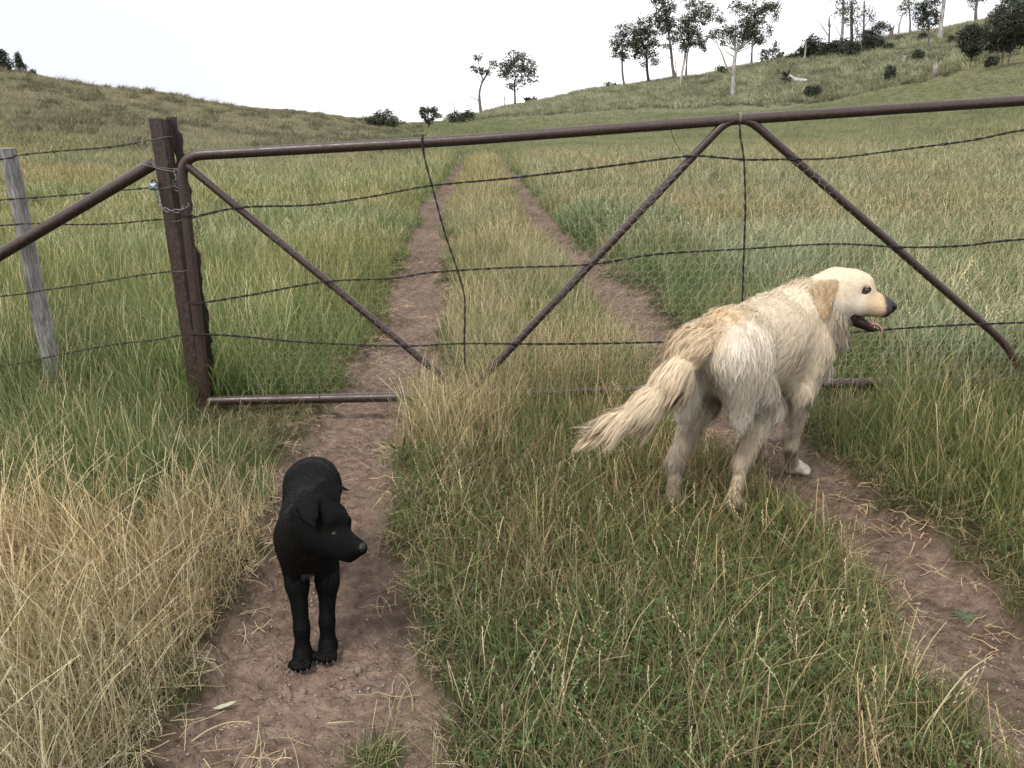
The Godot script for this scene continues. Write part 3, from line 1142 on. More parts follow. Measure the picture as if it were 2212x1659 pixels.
	hex_net(mb, gp(500, 600).x, gp(2600, 600).x, bottom, line_y(top_line), GATE_Z + 0.026, 0.049, 0.0005, lin(0.36, 0.35, 0.29))
	part("netting", mb, M.galvanised, g)

	# the steel post the gate is chained to: a corroded channel, two flanges and a web
	var base := on_flat(424, 868)
	var pz := GATE_Z - 0.055
	var lo := on_plane(426, 872, pz)
	var hi := on_plane(334, 256, pz)
	var t := thing("gate_post", Vector3(lo.x, 0, pz), "leaning rusted steel channel post beside the chained gate end", "post")
	var ax := (hi - lo).normalized()
	var sx := Vector3(0, 0, 1).cross(ax) * -1.0
	var lo2 := lo - ax * 0.4
	mb = MB.new()
	channel_plate(mb, lo2, hi, sx * 0.027, Vector3(0, 0, -0.008), 0.0018, STEEL * 1.05, 5)
	part("front_flange", mb, M.rust, t)
	mb = MB.new()
	channel_plate(mb, lo2 + sx * 0.021 + Vector3(0, 0, -0.045), hi + sx * 0.023 + Vector3(0, 0, -0.045) - ax * 0.004, Vector3(0, 0, 0.040), sx * 0.006, 0.002, STEEL * 0.8, 6)
	part("web", mb, M.rust, t)
	mb = MB.new()
	channel_plate(mb, lo2 + sx * 0.052 + Vector3(0, 0, -0.095), hi + sx * 0.040 + Vector3(0, 0, -0.095) + ax * 0.006, sx * 0.022, Vector3(0, 0, -0.009), 0.009, STEEL * 0.62, 7)
	part("rusted_flange", mb, M.rust, t)
	mb = MB.new()
	# wires bound round the post
	for k in [[312, 304, 355, 296], [318, 355, 385, 366], [338, 408, 376, 402], [372, 478, 395, 474], [376, 586, 402, 584]]:
		mb = MB.new()
		var a := on_plane(k[0], k[1], pz + 0.004)
		var b := on_plane(k[2], k[3], pz + 0.004)
		plain_wire(mb, [a + Vector3(0, 0, -0.07), a + Vector3(-0.006, 0, 0.002), a.lerp(b, 0.5) + Vector3(0, -0.003, 0.006), b + Vector3(0.006, 0, 0.0), b + Vector3(0.004, 0, -0.07)], 0.0016, lin(0.12, 0.10, 0.085))
		part("wire_tie", mb, M.wire, t)
	mb = MB.new()
	var knot := on_plane(301, 308, pz)
	for q in 4:
		wraps(mb, knot + Vector3(rng.randf_range(-0.012, 0.012), rng.randf_range(-0.01, 0.01), 0), Vector3(rng.randf_range(-0.3, 0.3), rng.randf_range(-0.3, 0.3), 1), rng.randf_range(0.012, 0.022), 2, lin(0.13, 0.11, 0.09), 0.0013)
	plain_wire(mb, [knot, on_plane(300, 335, pz), on_plane(298, 345, pz), on_plane(303, 352, pz), on_plane(325, 360, pz + 0.01), on_plane(372, 370, pz + 0.015), on_plane(384, 366, pz)], 0.0014, lin(0.2, 0.19, 0.18))
	plain_wire(mb, [knot, on_plane(296, 294, pz), on_plane(293, 286, pz)], 0.0012, lin(0.13, 0.11, 0.09))
	part("wire_knot", mb, M.wire, t)

	# chain and padlock
	var ct := thing("gate_chain", on_plane(380, 450, GATE_Z), "steel chain looped round the gate stile and its post", "chain")
	var ring := []
	for p in [[338, 418, 0.0, ], [340, 432, 0.01], [347, 445, 0.02], [356, 452, 0.028], [367, 455, 0.036], [380, 456, 0.04], [392, 453, 0.038], [401, 445, 0.03], [405, 434, 0.012], [403, 421, -0.02], [396, 413, -0.05], [380, 408, -0.06]]:
		ring.append(on_plane(p[0], p[1], GATE_Z - 0.01 + p[2]))
	chain(ring, ct)
	var ring2 := []
	for p in [[380, 372, 0.0], [381, 384, 0.005], [378, 396, 0.0], [377, 402, -0.03]]:
		ring2.append(on_plane(p[0], p[1], GATE_Z - 0.015 + p[2]))
	chain(ring2, ct)
	var pl := thing("padlock", on_plane(332, 400, GATE_Z - 0.03), "small blue grey padlock hanging on the chain at the post", "padlock")
	mb = MB.new()
	var lock := on_plane(332, 403, GATE_Z - 0.02)
	rounded_block(mb, lock, Vector3(0.017, 0.015, 0.009), 0.005, lin(0.22, 0.26, 0.32))
	part("lock_body", mb, M.galvanised, pl)
	mb = MB.new()
	var sh := []
	for q in 9:
		var a := PI * q / 8.0
		sh.append(lock + Vector3(cos(a) * 0.010 + 0.004, 0.014 + sin(a) * 0.015, 0))
	mb.tube(sh, 0.0035, 6, lin(0.03, 0.03, 0.035))
	part("shackle", mb, M.galvanised, pl)

	# the fence running off to the left
	var fz := -3.78
	var wood_lo := on_plane(122, 840, -3.9)
	var f := thing("wire_fence", Vector3(wood_lo.x, 0, wood_lo.z), "sagging barbed wire fence with one grey timber post left of gate", "fence")
	var wood_hi := on_plane(16, 320, -3.84)
	mb = MB.new()
	timber_post(mb, wood_lo + (wood_lo - wood_hi) * 0.3, wood_hi, 0.031, lin(0.42, 0.41, 0.405))
	part("timber_post", mb, M.wood, f)
	mb = MB.new()
	mb.tube(finer([on_plane(333, 353, -3.70), on_plane(0, 550, -3.75), on_plane(-420, 800, -3.8)]), 0.0258, 14, STEEL * 1.0, true, dents, 0.0012)
	part("brace_pipe", mb, M.rust, f)
	for run in [
		[[-300, 372], [0, 344], [35, 336], [120, 327], [235, 318], [300, 308]],
		[[-300, 455], [0, 432], [60, 428], [150, 421], [250, 412], [332, 405]],
		[[-300, 500], [0, 487], [60, 483], [160, 485], [250, 483], [330, 475], [375, 474]],
		[[-300, 660], [0, 640], [100, 626], [200, 612], [300, 595], [372, 586]],
		[[-300, 800], [0, 790], [120, 768], [240, 745], [330, 735], [398, 722]]]:
		mb = MB.new()
		barbed(mb, run.map(func(p): return on_plane(p[0], p[1], fz)), lin(0.03, 0.026, 0.022), 0.12, 0.0022)
		part("barbed_wire", mb, M.wire, f)
	mb = MB.new()
	hex_net(mb, on_plane(-250, 600, fz).x, on_plane(372, 600, fz).x, line_y([on_plane(-250, 830, fz), on_plane(400, 830, fz)]), line_y([on_plane(-250, 505, fz), on_plane(372, 490, fz)]), fz - 0.01, 0.049, 0.0004, lin(0.24, 0.23, 0.19))
	part("netting", mb, M.galvanised, f)

# a corroded plate: runs from lo to hi, half width, thickness; ragged on the edges
func channel_plate(mb: MB, lo: Vector3, hi: Vector3, half: Vector3, thick: Vector3, rag: float, c: Color, sd: int) -> void:
	var n := 90
	var first := mb.v.size()
	var nf := thick.normalized() * -1.0
	for side in 2:
		for k in n + 1:
			var t := float(k) / n
			var o := lo.lerp(hi, t) + thick * side
			var ra := rag * noise2.get_noise_2d(t * 1500.0, sd * 40.0) * 1.8 + rag * noise3.get_noise_2d(t * 5200.0, sd * 17.0) * 0.9
			var rb := rag * noise2.get_noise_2d(t * 1500.0, sd * 90.0 + 13.0) * 1.8 + rag * noise3.get_noise_2d(t * 5200.0, sd * 31.0) * 0.9
			var w := half.normalized()
			var nn := nf if side == 0 else -nf
			mb.vert(o - half - w * ra, nn, c)
			mb.vert(o + half + w * rb, nn, c)
	var m := (n + 1) * 2
	for k in n:
		var a := first + k * 2
		mb.quadn(a, a + 1, a + 3, a + 2)
		mb.quadn(a + m, a + m + 2, a + m + 3, a + m + 1)
	# edges
	for e in 2:
		for k in n:
			var a := first + k * 2 + e
			var w := half.normalized() * (1.0 if e == 1 else -1.0)
			var q := [mb.vert(mb.v[a], w, c), mb.vert(mb.v[a + 2], w, c), mb.vert(mb.v[a + 2 + m], w, c), mb.vert(mb.v[a + m], w, c)]
			mb.quadn(q[0], q[1], q[2], q[3])
	var top := first + n * 2
	var up := (hi - lo).normalized()
	var q := [mb.vert(mb.v[top], up, c * 1.3), mb.vert(mb.v[top + 1], up, c * 1.3), mb.vert(mb.v[top + 1 + m], up, c * 1.3), mb.vert(mb.v[top + m], up, c * 1.3)]
	mb.quadn(q[0], q[1], q[2], q[3])

func chain(line: Array, parent: Node3D) -> void:
	var pts := finer(smooth_line(line, 8), 0.004)
	var run := 0.0
	var k := 0
	var odd := false
	var last: Vector3 = pts[0]
	for p in pts:
		if (p - last).length() < 0.021 and k > 0:
			k += 1
			continue
		k += 1
		var t: Vector3 = (p - last).normalized() if p != last else (pts[5] - pts[0]).normalized()
		last = p
		var u := t.cross(Vector3(0, 0.3, 1)).normalized()
		if odd:
			u = t.cross(u).normalized()
		odd = not odd
		var loop := []
		for q in 17:
			var a := TAU * q / 16.0
			var s := 0.0085 if cos(a) > 0 else -0.0085
			loop.append(p + t * (cos(a) * 0.0065 + s) + u * sin(a) * 0.0068)
		var mb := MB.new()
		mb.tube(loop, 0.0022, 5, lin(0.14, 0.135, 0.14), false)
		part("link", mb, M.galvanised, parent)

func rounded_block(mb: MB, o: Vector3, half: Vector3, bevel: float, c: Color) -> void:
	var segs := 5
	var rings := 4 * (segs + 1)
	var first := mb.v.size()
	for z in [[-1.0, 0.6], [-0.8, 1.0], [0.8, 1.0], [1.0, 0.6]]:
		for corner in 4:
			for s in segs + 1:
				var a := PI * 0.5 * (corner + float(s) / segs)
				var d := Vector3(cos(a), sin(a), 0)
				var cx := (half.x - bevel) * (1.0 if corner == 0 or corner == 3 else -1.0)
				var cy := (half.y - bevel) * (1.0 if corner < 2 else -1.0)
				mb.vert(o + Vector3(cx, cy, half.z * z[0]) + d * bevel * z[1], (d + Vector3(0, 0, z[0] * 0.7)).normalized(), c)
	for k in 3:
		for s in rings:
			var a := first + k * rings + s
			var b := first + k * rings + (s + 1) % rings
			mb.quadn(a, a + rings, b + rings, b)
	for e in [0, 3]:
		var nn := Vector3(0, 0, -1 if e == 0 else 1)
		var mid := mb.vert(o + nn * half.z, nn, c)
		for s in rings:
			mb.trin(mid, first + e * rings + s, first + e * rings + (s + 1) % rings)

# split grey timber with checks and flat faces
func timber_post(mb: MB, lo: Vector3, hi: Vector3, r: float, c: Color) -> void:
	var n := 60
	var sides := 22
	var ax := (hi - lo).normalized()
	var u := ax.cross(Vector3(0, 0, 1)).normalized()
	var w := ax.cross(u)
	var first := mb.v.size()
	for k in n + 1:
		var t := float(k) / n
		var o := lo.lerp(hi, t)
		for s in sides:
			var a := TAU * s / sides
			var d := u * cos(a) + w * sin(a)
			# squarish section
			var rr := r / pow(pow(absf(cos(a)), 5.0) + pow(absf(sin(a)), 5.0), 0.2)
			rr *= lerpf(1.12, 0.96, t)
			var crack := maxf(0.0, noise3.get_noise_2d(s * 190.0, t * 160.0) - 0.18) * 0.018
			rr += 0.0035 * noise.get_noise_2d(s * 130.0, t * 900.0) - crack
			var tone := 1.0 + 0.35 * noise2.get_noise_2d(s * 160.0, t * 500.0)
			mb.vert(o + d * rr, d, Color(c.r * tone, c.g * tone, c.b * tone))
	for k in n:
		for s in sides:
			var a := first + k * sides + s
			var b := first + k * sides + (s + 1) % sides
			mb.quadn(a, b, b + sides, a + sides)
	var mid := mb.vert(hi + ax * 0.002, ax, c)
	for s in sides:
		mb.trin(mid, mb.vert(mb.v[first + n * sides + s], ax, c), mb.vert(mb.v[first + n * sides + (s + 1) % sides], ax, c))

# ---------------------------------------------------------------- animals: one skin over tapered bones
class Bone:
	var a: Vector3
	var b: Vector3
	var ra: float
	var rb: float
	var k: float
	var col: Color
	var flow: Vector3      # lie of the coat
	var length: float      # length of the hair
	var curl: float
	var cut: bool = false

func bone(list: Array, a: Vector3, b: Vector3, ra: float, rb: float, col: Color, flow: Vector3, length: float, curl := 0.0, k := 0.035) -> Bone:
	var o := Bone.new()
	o.a = a; o.b = b; o.ra = ra; o.rb = rb; o.k = k; o.col = col; o.flow = flow; o.length = length; o.curl = curl
	list.append(o)
	return o

func bone_dist(o: Bone, p: Vector3) -> float:
	var ab := o.b - o.a
	var l := ab.length_squared()
	var t := clampf((p - o.a).dot(ab) / l, 0.0, 1.0) if l > 1e-9 else 0.0
	return (p - o.a - ab * t).length() - lerpf(o.ra, o.rb, t)

# surface nets over the smooth union of the bones; keeps per-vertex coat data
class Hide:
	var v := PackedVector3Array()
	var n := PackedVector3Array()
	var i := PackedInt32Array()
	var col := PackedColorArray()
	var flow := PackedVector3Array()
	var coat := PackedVector2Array()   # length, curl

func skin_over(bones: Array, cell: float) -> Hide:
	var lo := Vector3(1e9, 1e9, 1e9)
	var hi := -lo
	for o in bones:
		for e in [[o.a, o.ra], [o.b, o.rb]]:
			lo = lo.min(e[0] - Vector3.ONE * e[1])
			hi = hi.max(e[0] + Vector3.ONE * e[1])
	lo -= Vector3.ONE * cell * 3.0
	hi += Vector3.ONE * cell * 3.0
	var nx := int((hi.x - lo.x) / cell) + 2
	var ny := int((hi.y - lo.y) / cell) + 2
	var nz := int((hi.z - lo.z) / cell) + 2
	var field := PackedFloat32Array()
	field.resize(nx * ny * nz)
	field.fill(0.2)
	for o in bones:
		var m: float = o.k + cell * 2.0
		var p0: Vector3 = ((o.a - Vector3.ONE * (o.ra + m)).min(o.b - Vector3.ONE * (o.rb + m)) - lo) / cell
		var p1: Vector3 = ((o.a + Vector3.ONE * (o.ra + m)).max(o.b + Vector3.ONE * (o.rb + m)) - lo) / cell
		var a: Vector3 = o.a
		var ab: Vector3 = o.b - o.a
		var l := maxf(ab.length_squared(), 1e-9)
		var k: float = o.k
		var ra: float = o.ra
		var dr: float = o.rb - o.ra
		for z in range(maxi(0, int(p0.z)), mini(nz, int(p1.z) + 2)):
			for y in range(maxi(0, int(p0.y)), mini(ny, int(p1.y) + 2)):
				var at_ := (z * ny + y) * nx
				for x in range(maxi(0, int(p0.x)), mini(nx, int(p1.x) + 2)):
					var q := lo + Vector3(x, y, z) * cell - a
					var t := clampf(q.dot(ab) / l, 0.0, 1.0)
					var d := (q - ab * t).length() - ra - dr * t
					var f := field[at_ + x]
					if o.cut:
						d = -d
						var h := maxf(k - absf(d - f), 0.0) / k
						field[at_ + x] = maxf(d, f) + h * h * k * 0.25
					else:
						var h := maxf(k - absf(d - f), 0.0) / k
						field[at_ + x] = minf(d, f) - h * h * k * 0.25
	var s := Hide.new()
	var index := PackedInt32Array()
	index.resize(nx * ny * nz)
	index.fill(-1)
	var off := [0, 1, nx, nx + 1, nx * ny, nx * ny + 1, nx * ny + nx, nx * ny + nx + 1]
	var edges := [[0, 1], [2, 3], [4, 5], [6, 7], [0, 2], [1, 3], [4, 6], [5, 7], [0, 4], [1, 5], [2, 6], [3, 7]]
	for z in nz - 1:
		for y in ny - 1:
			for x in nx - 1:
				var c := (z * ny + y) * nx + x
				var f0 := field[c]
				if absf(f0) > cell * 2.0:
					continue
				var neg := 0
				for q in 8:
					if field[c + off[q]] < 0.0:
						neg += 1
				if neg == 0 or neg == 8:
					continue
				var sum := Vector3.ZERO
				var cnt := 0
				for e in edges:
					var fa := field[c + off[e[0]]]
					var fb := field[c + off[e[1]]]
					if (fa < 0.0) != (fb < 0.0):
						var t := fa / (fa - fb)
						var pa := Vector3(e[0] & 1, (e[0] >> 1) & 1, e[0] >> 2)
						var pb := Vector3(e[1] & 1, (e[1] >> 1) & 1, e[1] >> 2)
						sum += pa.lerp(pb, t)
						cnt += 1
				index[c] = s.v.size()
				s.v.append(lo + (Vector3(x, y, z) + sum / cnt) * cell)
				var g := Vector3(
					field[c + off[1]] + field[c + off[3]] + field[c + off[5]] + field[c + off[7]] - f0 - field[c + off[2]] - field[c + off[4]] - field[c + off[6]],
					field[c + off[2]] + field[c + off[3]] + field[c + off[6]] + field[c + off[7]] - f0 - field[c + off[1]] - field[c + off[4]] - field[c + off[5]],
					field[c + off[4]] + field[c + off[5]] + field[c + off[6]] + field[c + off[7]] - f0 - field[c + off[1]] - field[c + off[2]] - field[c + off[3]])
				s.n.append(g.normalized())
	for z in range(1, nz - 1):
		for y in range(1, ny - 1):
			for x in range(1, nx - 1):
				var c := (z * ny + y) * nx + x
				var f := field[c]
				if absf(f) > cell * 2.0:
					continue
				for e in [[1, nx, nx * ny], [nx, nx * ny, 1], [nx * ny, 1, nx]]:
					var g := field[c + e[0]]
					if (f < 0.0) == (g < 0.0):
						continue
					var q := [index[c], index[c - e[1]], index[c - e[1] - e[2]], index[c - e[2]]]
					if q.min() < 0:
						continue
					for t in [[0, 1, 2], [0, 2, 3]]:
						var p: int = q[t[0]]
						var u: int = q[t[1]]
						var w: int = q[t[2]]
						if (s.v[w] - s.v[p]).cross(s.v[u] - s.v[p]).dot(s.n[p]) >= 0.0:
							s.i.append_array(PackedInt32Array([p, u, w]))
						else:
							s.i.append_array(PackedInt32Array([p, w, u]))
	# coat data from the nearest bones
	for k in s.v.size():
		var p := s.v[k]
		var ws := 0.0
		var c := Color(0, 0, 0)
		var fl := Vector3.ZERO
		var co := Vector2.ZERO
		for o in bones:
			if o.cut:
				continue
			var d := bone_dist(o, p)
			if d > 0.06:
				continue
			var w := exp(-maxf(d + 0.01, 0.0) / 0.011)
			ws += w
			c += o.col * w
			fl += o.flow * w
			co += Vector2(o.length, o.curl) * w
		ws = maxf(ws, 1e-9)
		s.col.append(Color(c.r / ws, c.g / ws, c.b / ws))
		s.flow.append(fl.normalized())
		s.coat.append(co / ws)
	return s

func add_skin(mb: MB, s: Hide, recolour = null) -> void:
	var first := mb.v.size()
	for k in s.v.size():
		mb.vert(s.v[k], s.n[k], recolour.call(s.v[k], s.n[k], s.col[k]) if recolour != null else s.col[k])
	for k in s.i:
		mb.i.append(first + k)

# hair in locks over a skin
func coat(mb: MB, s: Hide, locks: float, per: int, width: float, spread: float, lift: float, sag: float, segs := 4, recolour = null, only = null) -> void:
	for t in range(0, s.i.size(), 3):
		var a := s.i[t]
		var b := s.i[t + 1]
		var c := s.i[t + 2]
		var area := (s.v[b] - s.v[a]).cross(s.v[c] - s.v[a]).length() * 0.5
		var want := area * locks
		var count := int(want) + (1 if rng.randf() < want - int(want) else 0)
		for q in count:
			var u := rng.randf()
			var w := rng.randf()
			if u + w > 1.0:
				u = 1.0 - u; w = 1.0 - w
			var p := s.v[a] * (1.0 - u - w) + s.v[b] * u + s.v[c] * w
			var nn := (s.n[a] * (1.0 - u - w) + s.n[b] * u + s.n[c] * w).normalized()
			if only != null and not only.call(p, nn):
				continue
			var fl := s.flow[a] * (1.0 - u - w) + s.flow[b] * u + s.flow[c] * w
			var co := s.coat[a] * (1.0 - u - w) + s.coat[b] * u + s.coat[c] * w
			var col := s.col[a].lerp(s.col[b], u).lerp(s.col[c], w)
			if recolour != null:
				col = recolour.call(p, nn, col)
			if co.x < 0.002:
				continue
			lock(mb, p, nn, fl, co.x * rng.randf_range(0.7, 1.25), co.y, col, per, width, spread, lift, sag, segs)

func lock(mb: MB, p: Vector3, nn: Vector3, fl: Vector3, length: float, curl: float, col: Color, per: int, width: float, spread: float, lift: float, sag: float, segs: int) -> void:
	var tan_ := (fl - nn * fl.dot(nn))
	if tan_.length() < 0.05:
		tan_ = nn.cross(Vector3(0.3, 0.1, 0.9))
	tan_ = tan_.normalized()
	var side := nn.cross(tan_).normalized()
	# neighbouring locks share a lean
	var sway := noise.get_noise_3dv(p * 1600.0) * 0.9 + rng.randf_range(-0.2, 0.2)
	var d := (tan_ + side * sway * 0.7).normalized()
	var wave := rng.randf() * TAU
	var freq := rng.randf_range(1.2, 2.0) * TAU * 0.5 * (1.0 + curl)
	var amp := length * 0.09 * curl
	var tone := 1.0 + rng.randf_range(-0.06, 0.06) + 0.10 * noise3.get_noise_3dv(p * 2500.0)
	var spine := []
	var lf := lift * rng.randf_range(0.6, 1.4)
	for k in segs + 1:
		var t := float(k) / segs
		var o := p - nn * minf(0.003, length * 0.06) + d * length * t * (1.0 - 0.12 * t) + nn * length * lf * t * (1.1 - t) 
		o += Vector3(0, -sag * length * t * t, 0)
		o += side * amp * sin(wave + freq * t) * t + nn * amp * 0.6 * cos(wave + freq * t) * t
		spine.append(o)
	for h in per:
		var a := rng.randf() * TAU
		var r := spread * sqrt(rng.randf())
		var off := side * cos(a) * r + d * sin(a) * r
		var sk := rng.randf_range(0.75, 1.1)
		var pts := []
		for k in segs + 1:
			var t := float(k) / segs
			pts.append(p.lerp(spine[k], sk) + (spine[k] - p) * 0.0 + off * (1.0 - 0.75 * t) + nn * (rng.randf_range(-1, 1) * 0.0012))
		var k2 := tone * rng.randf_range(0.92, 1.08)
		var c := Color(col.r * k2, col.g * k2, col.b * k2)
		var tw := rng.randf_range(-0.4, 0.4)
		mb.strip(pts, (side + nn * tw).normalized(), width * rng.randf_range(0.7, 1.3), (nn + side * -tw * 0.7).normalized(), c, c, 1.0)

# ---------------------------------------------------------------- the golden dog
var GO := Vector3(0.62, 0, -2.46)
var GF := Vector3(0.65, 0, -0.76).normalized()
var GR := Vector3(0.76, 0, 0.65).normalized()

func gd(f: float, u: float, s: float) -> Vector3:
	return GO + GF * f + Vector3(0, u, 0) + GR * s

func make_golden_dog() -> void:
	var cream := lin(0.60, 0.515, 0.395)
	var white := lin(0.67, 0.615, 0.54)
	var gold := lin(0.52, 0.355, 0.195)
	var grey := lin(0.36, 0.305, 0.25)
	var leg := lin(0.42, 0.345, 0.26)
	var back := -GF
	var down := Vector3.DOWN
	var B := []
	# trunk
	bone(B, gd(0.03, 0.575, 0), gd(0.16, 0.568, 0), 0.085, 0.10, cream, back + down * 0.4, 0.05, 0.3)
	bone(B, gd(0.02, 0.57, -0.05), gd(0.12, 0.56, -0.055), 0.07, 0.076, white, back * 0.6 + down - GR * 0.4, 0.05, 0.3)
	bone(B, gd(0.02, 0.57, 0.05), gd(0.12, 0.56, 0.055), 0.07, 0.076, white, back * 0.6 + down + GR * 0.4, 0.05, 0.3)
	bone(B, gd(0.16, 0.555, 0), gd(0.42, 0.54, 0), 0.106, 0.125, cream, back + down * 0.5, 0.05, 0.25)
	bone(B, gd(0.30, 0.485, 0.02), gd(0.50, 0.46, 0.025), 0.105, 0.118, cream, back + down * 0.8, 0.055, 0.4)
	bone(B, gd(0.34, 0.52, 0.03), gd(0.56, 0.53, 0.035), 0.10, 0.112, cream, back + down * 0.7, 0.05, 0.25)
	bone(B, gd(0.46, 0.56, 0), gd(0.60, 0.585, 0.01), 0.105, 0.092, cream, back + down * 0.3, 0.045, 0.2)
	bone(B, gd(0.60, 0.50, 0.01), gd(0.68, 0.47, 0.03), 0.11, 0.085, white, down + back * 0.4, 0.07, 0.8)
	# swirl of gold over the tail root
	bone(B, gd(0.02, 0.615, 0.0), gd(0.06, 0.628, 0.005), 0.05, 0.05, gold, back + down * 0.3, 0.045, 1.3)
	bone(B, gd(0.10, 0.635, -0.03), gd(0.14, 0.64, 0.03), 0.035, 0.035, lin(0.55, 0.43, 0.29), back, 0.045, 0.5)
	# neck up to the head, which is turned to the dog's right
	var occ := at(1757, 628, 2.93)
	var neck0 := gd(0.56, 0.565, 0.02)
	bone(B, neck0, occ + Vector3(-0.02, -0.035, 0.0), 0.105, 0.078, cream, back * 0.8 + down * 0.6 + Vector3(-0.4, 0, 0), 0.045, 0.3)
	bone(B, gd(0.62, 0.53, 0.05), at(1785, 680, 2.95), 0.085, 0.06, lin(0.50, 0.42, 0.33), down + Vector3(-0.3, 0, 0), 0.06, 0.7)
	bone(B, gd(0.66, 0.50, 0.07), at(1803, 728, 2.97), 0.065, 0.034, grey, down + Vector3(0.15, 0, 0), 0.07, 0.9)
	bone(B, at(1790, 690, 2.93), at(1806, 722, 2.94), 0.05, 0.036, lin(0.27, 0.23, 0.185), down + Vector3(0.15, 0, 0), 0.065, 0.9)
	bone(B, gd(0.66, 0.44, 0.06), at(1775, 790, 2.97), 0.07, 0.03, white, down, 0.07, 0.9)
	# hind legs: thigh, shank to the hock, near-upright metatarsus
	for s in [-1.0, 1.0]:
		var f0 := 0.0 if s < 0 else 0.06
		var hip := gd(0.08, 0.50, 0.075 * s)
		var knee := gd(0.15 + f0, 0.335, 0.10 * s)
		var hock := gd(-0.055 + f0, 0.185, 0.102 * s)
		var ankle := gd(-0.01 + f0, 0.055, 0.105 * s)
		var toe := gd(0.05 + f0, 0.022, 0.11 * s)
		if s < 0:
			hock = at(1456, 1000, 2.745); ankle = at(1453, 1082, 2.735); toe = ankle + GF * 0.055 + Vector3(0, -0.03, 0)
		else:
			hock = at(1601, 998, 2.70); ankle = at(1583, 1085, 2.70); toe = ankle + GF * 0.055 + Vector3(0, -0.03, 0)
		bone(B, hip, knee, 0.078, 0.056, white, down + back * 0.25, 0.042, 1.1, 0.06)
		bone(B, gd(0.01, 0.55, 0.062 * s), gd(0.01 + f0 * 0.6, 0.36, 0.084 * s), 0.06, 0.036, white, down + back * 0.2, 0.06, 1.8, 0.06)
		bone(B, knee, hock, 0.046, 0.025, leg, down + back * 0.3, 0.046, 1.3, 0.03)
		bone(B, hock + GF * 0.01, ankle, 0.024, 0.020, leg, down + back * 0.3, 0.03, 0.6, 0.02)
		bone(B, ankle, toe, 0.024, 0.023, leg, GF + down * 0.3, 0.01, 0.0, 0.02)
	# belly, stained grey
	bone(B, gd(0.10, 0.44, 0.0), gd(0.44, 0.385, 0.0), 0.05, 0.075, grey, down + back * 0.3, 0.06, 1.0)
	# fore legs
	var sh := gd(0.53, 0.46, 0.10)
	var elbow := gd(0.475, 0.335, 0.108)
	var wrist := at(1708, 956, 2.98)
	var paw := on_height(1710, 1006, -0.026)
	bone(B, sh, elbow, 0.085, 0.052, cream, down + back * 0.2, 0.05, 0.5)
	bone(B, elbow, wrist, 0.043, 0.024, lin(0.52, 0.44, 0.35), down, 0.036, 1.2, 0.025)
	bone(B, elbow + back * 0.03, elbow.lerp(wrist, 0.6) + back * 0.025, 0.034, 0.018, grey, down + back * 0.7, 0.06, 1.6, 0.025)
	bone(B, wrist, paw, 0.025, 0.025, lin(0.48, 0.40, 0.31), down, 0.012, 0.0, 0.02)
	bone(B, paw, paw + Vector3(0.02, -0.002, 0.006), 0.031, 0.028, white, Vector3(1, -0.4, 0), 0.009, 0.0, 0.015)
	for q in 4:
		var o := paw + Vector3(0.036, -0.009, -0.024 + q * 0.019) + Vector3(0.005 * (3 - absi(2 * q - 3)), 0, 0)
		bone(B, o, o + Vector3(0.010, -0.004, 0.002), 0.0165, 0.0150, white, Vector3(1, -0.4, 0), 0.006, 0.0, 0.006)
	var sh2 := gd(0.54, 0.44, -0.085)
	var elbow2 := gd(0.50, 0.32, -0.075)
	var wrist2 := at(1640, 930, 3.10)
	var paw2 := on_height(1637, 984, -0.028)
	bone(B, sh2, elbow2, 0.08, 0.05, cream, down, 0.04, 0.4)
	bone(B, elbow2, wrist2, 0.042, 0.023, leg, down, 0.03, 0.6, 0.025)
	bone(B, wrist2, paw2, 0.023, 0.024, leg, down, 0.01, 0.0, 0.02)
	bone(B, paw2, paw2 + Vector3(0.03, -0.005, -0.02), 0.025, 0.02, leg, Vector3(1, -0.4, 0), 0.008, 0.0, 0.015)
	var body := skin_over(B, 0.011)

	# tail: root, then a long feathered sweep down to the left
	var T := []
	var tp := [gd(0.0, 0.60, 0.0), at(1496, 748, 2.50), at(1462, 808, 2.45), at(1410, 862, 2.42), at(1345, 902, 2.40), at(1280, 936, 2.40)]
	var tr := [0.046, 0.044, 0.037, 0.026, 0.014, 0.004]
	for k in 5:
		var dir: Vector3 = (tp[k + 1] - tp[k]).normalized()
		bone(T, tp[k], tp[k + 1], tr[k], tr[k + 1], cream.lerp(gold, [0.55, 0.3, 0.2, 0.22, 0.3][k]), dir, [0.075, 0.10, 0.12, 0.125, 0.09][k], [0.6, 0.4, 0.3, 0.2, 0.2][k])
	var tail := skin_over(T, 0.009)

	# head
	var H := []
	var hz := 2.93
	var face := lin(0.585, 0.49, 0.365)
	var muz := lin(0.50, 0.37, 0.24)
	var jaw := lin(0.50, 0.445, 0.385)
	var bk := Vector3(-1, -0.25, 0)
	var skull := at(1808, 626, hz)
	bone(H, at(1770, 634, hz), skull, 0.066, 0.074, face, bk, 0.014, 0.2, 0.03)
	bone(H, skull + Vector3(0, 0.0, 0), at(1845, 622, hz), 0.074, 0.058, face, bk, 0.011, 0.1, 0.03)
	bone(H, at(1845, 612, hz), at(1863, 614, hz), 0.045, 0.036, face, bk, 0.008, 0.0, 0.025)
	# cheeks
	bone(H, at(1822, 658, hz - 0.028), at(1848, 662, hz - 0.028), 0.046, 0.036, jaw, bk + down * 0.3, 0.02, 0.3, 0.03)
	bone(H, at(1822, 658, hz + 0.038), at(1848, 662, hz + 0.038), 0.046, 0.036, jaw, bk + down * 0.3, 0.02, 0.3, 0.03)
	# upper muzzle
	bone(H, at(1858, 640, hz), at(1905, 657, hz), 0.043, 0.029, muz, bk, 0.006, 0.0, 0.025)
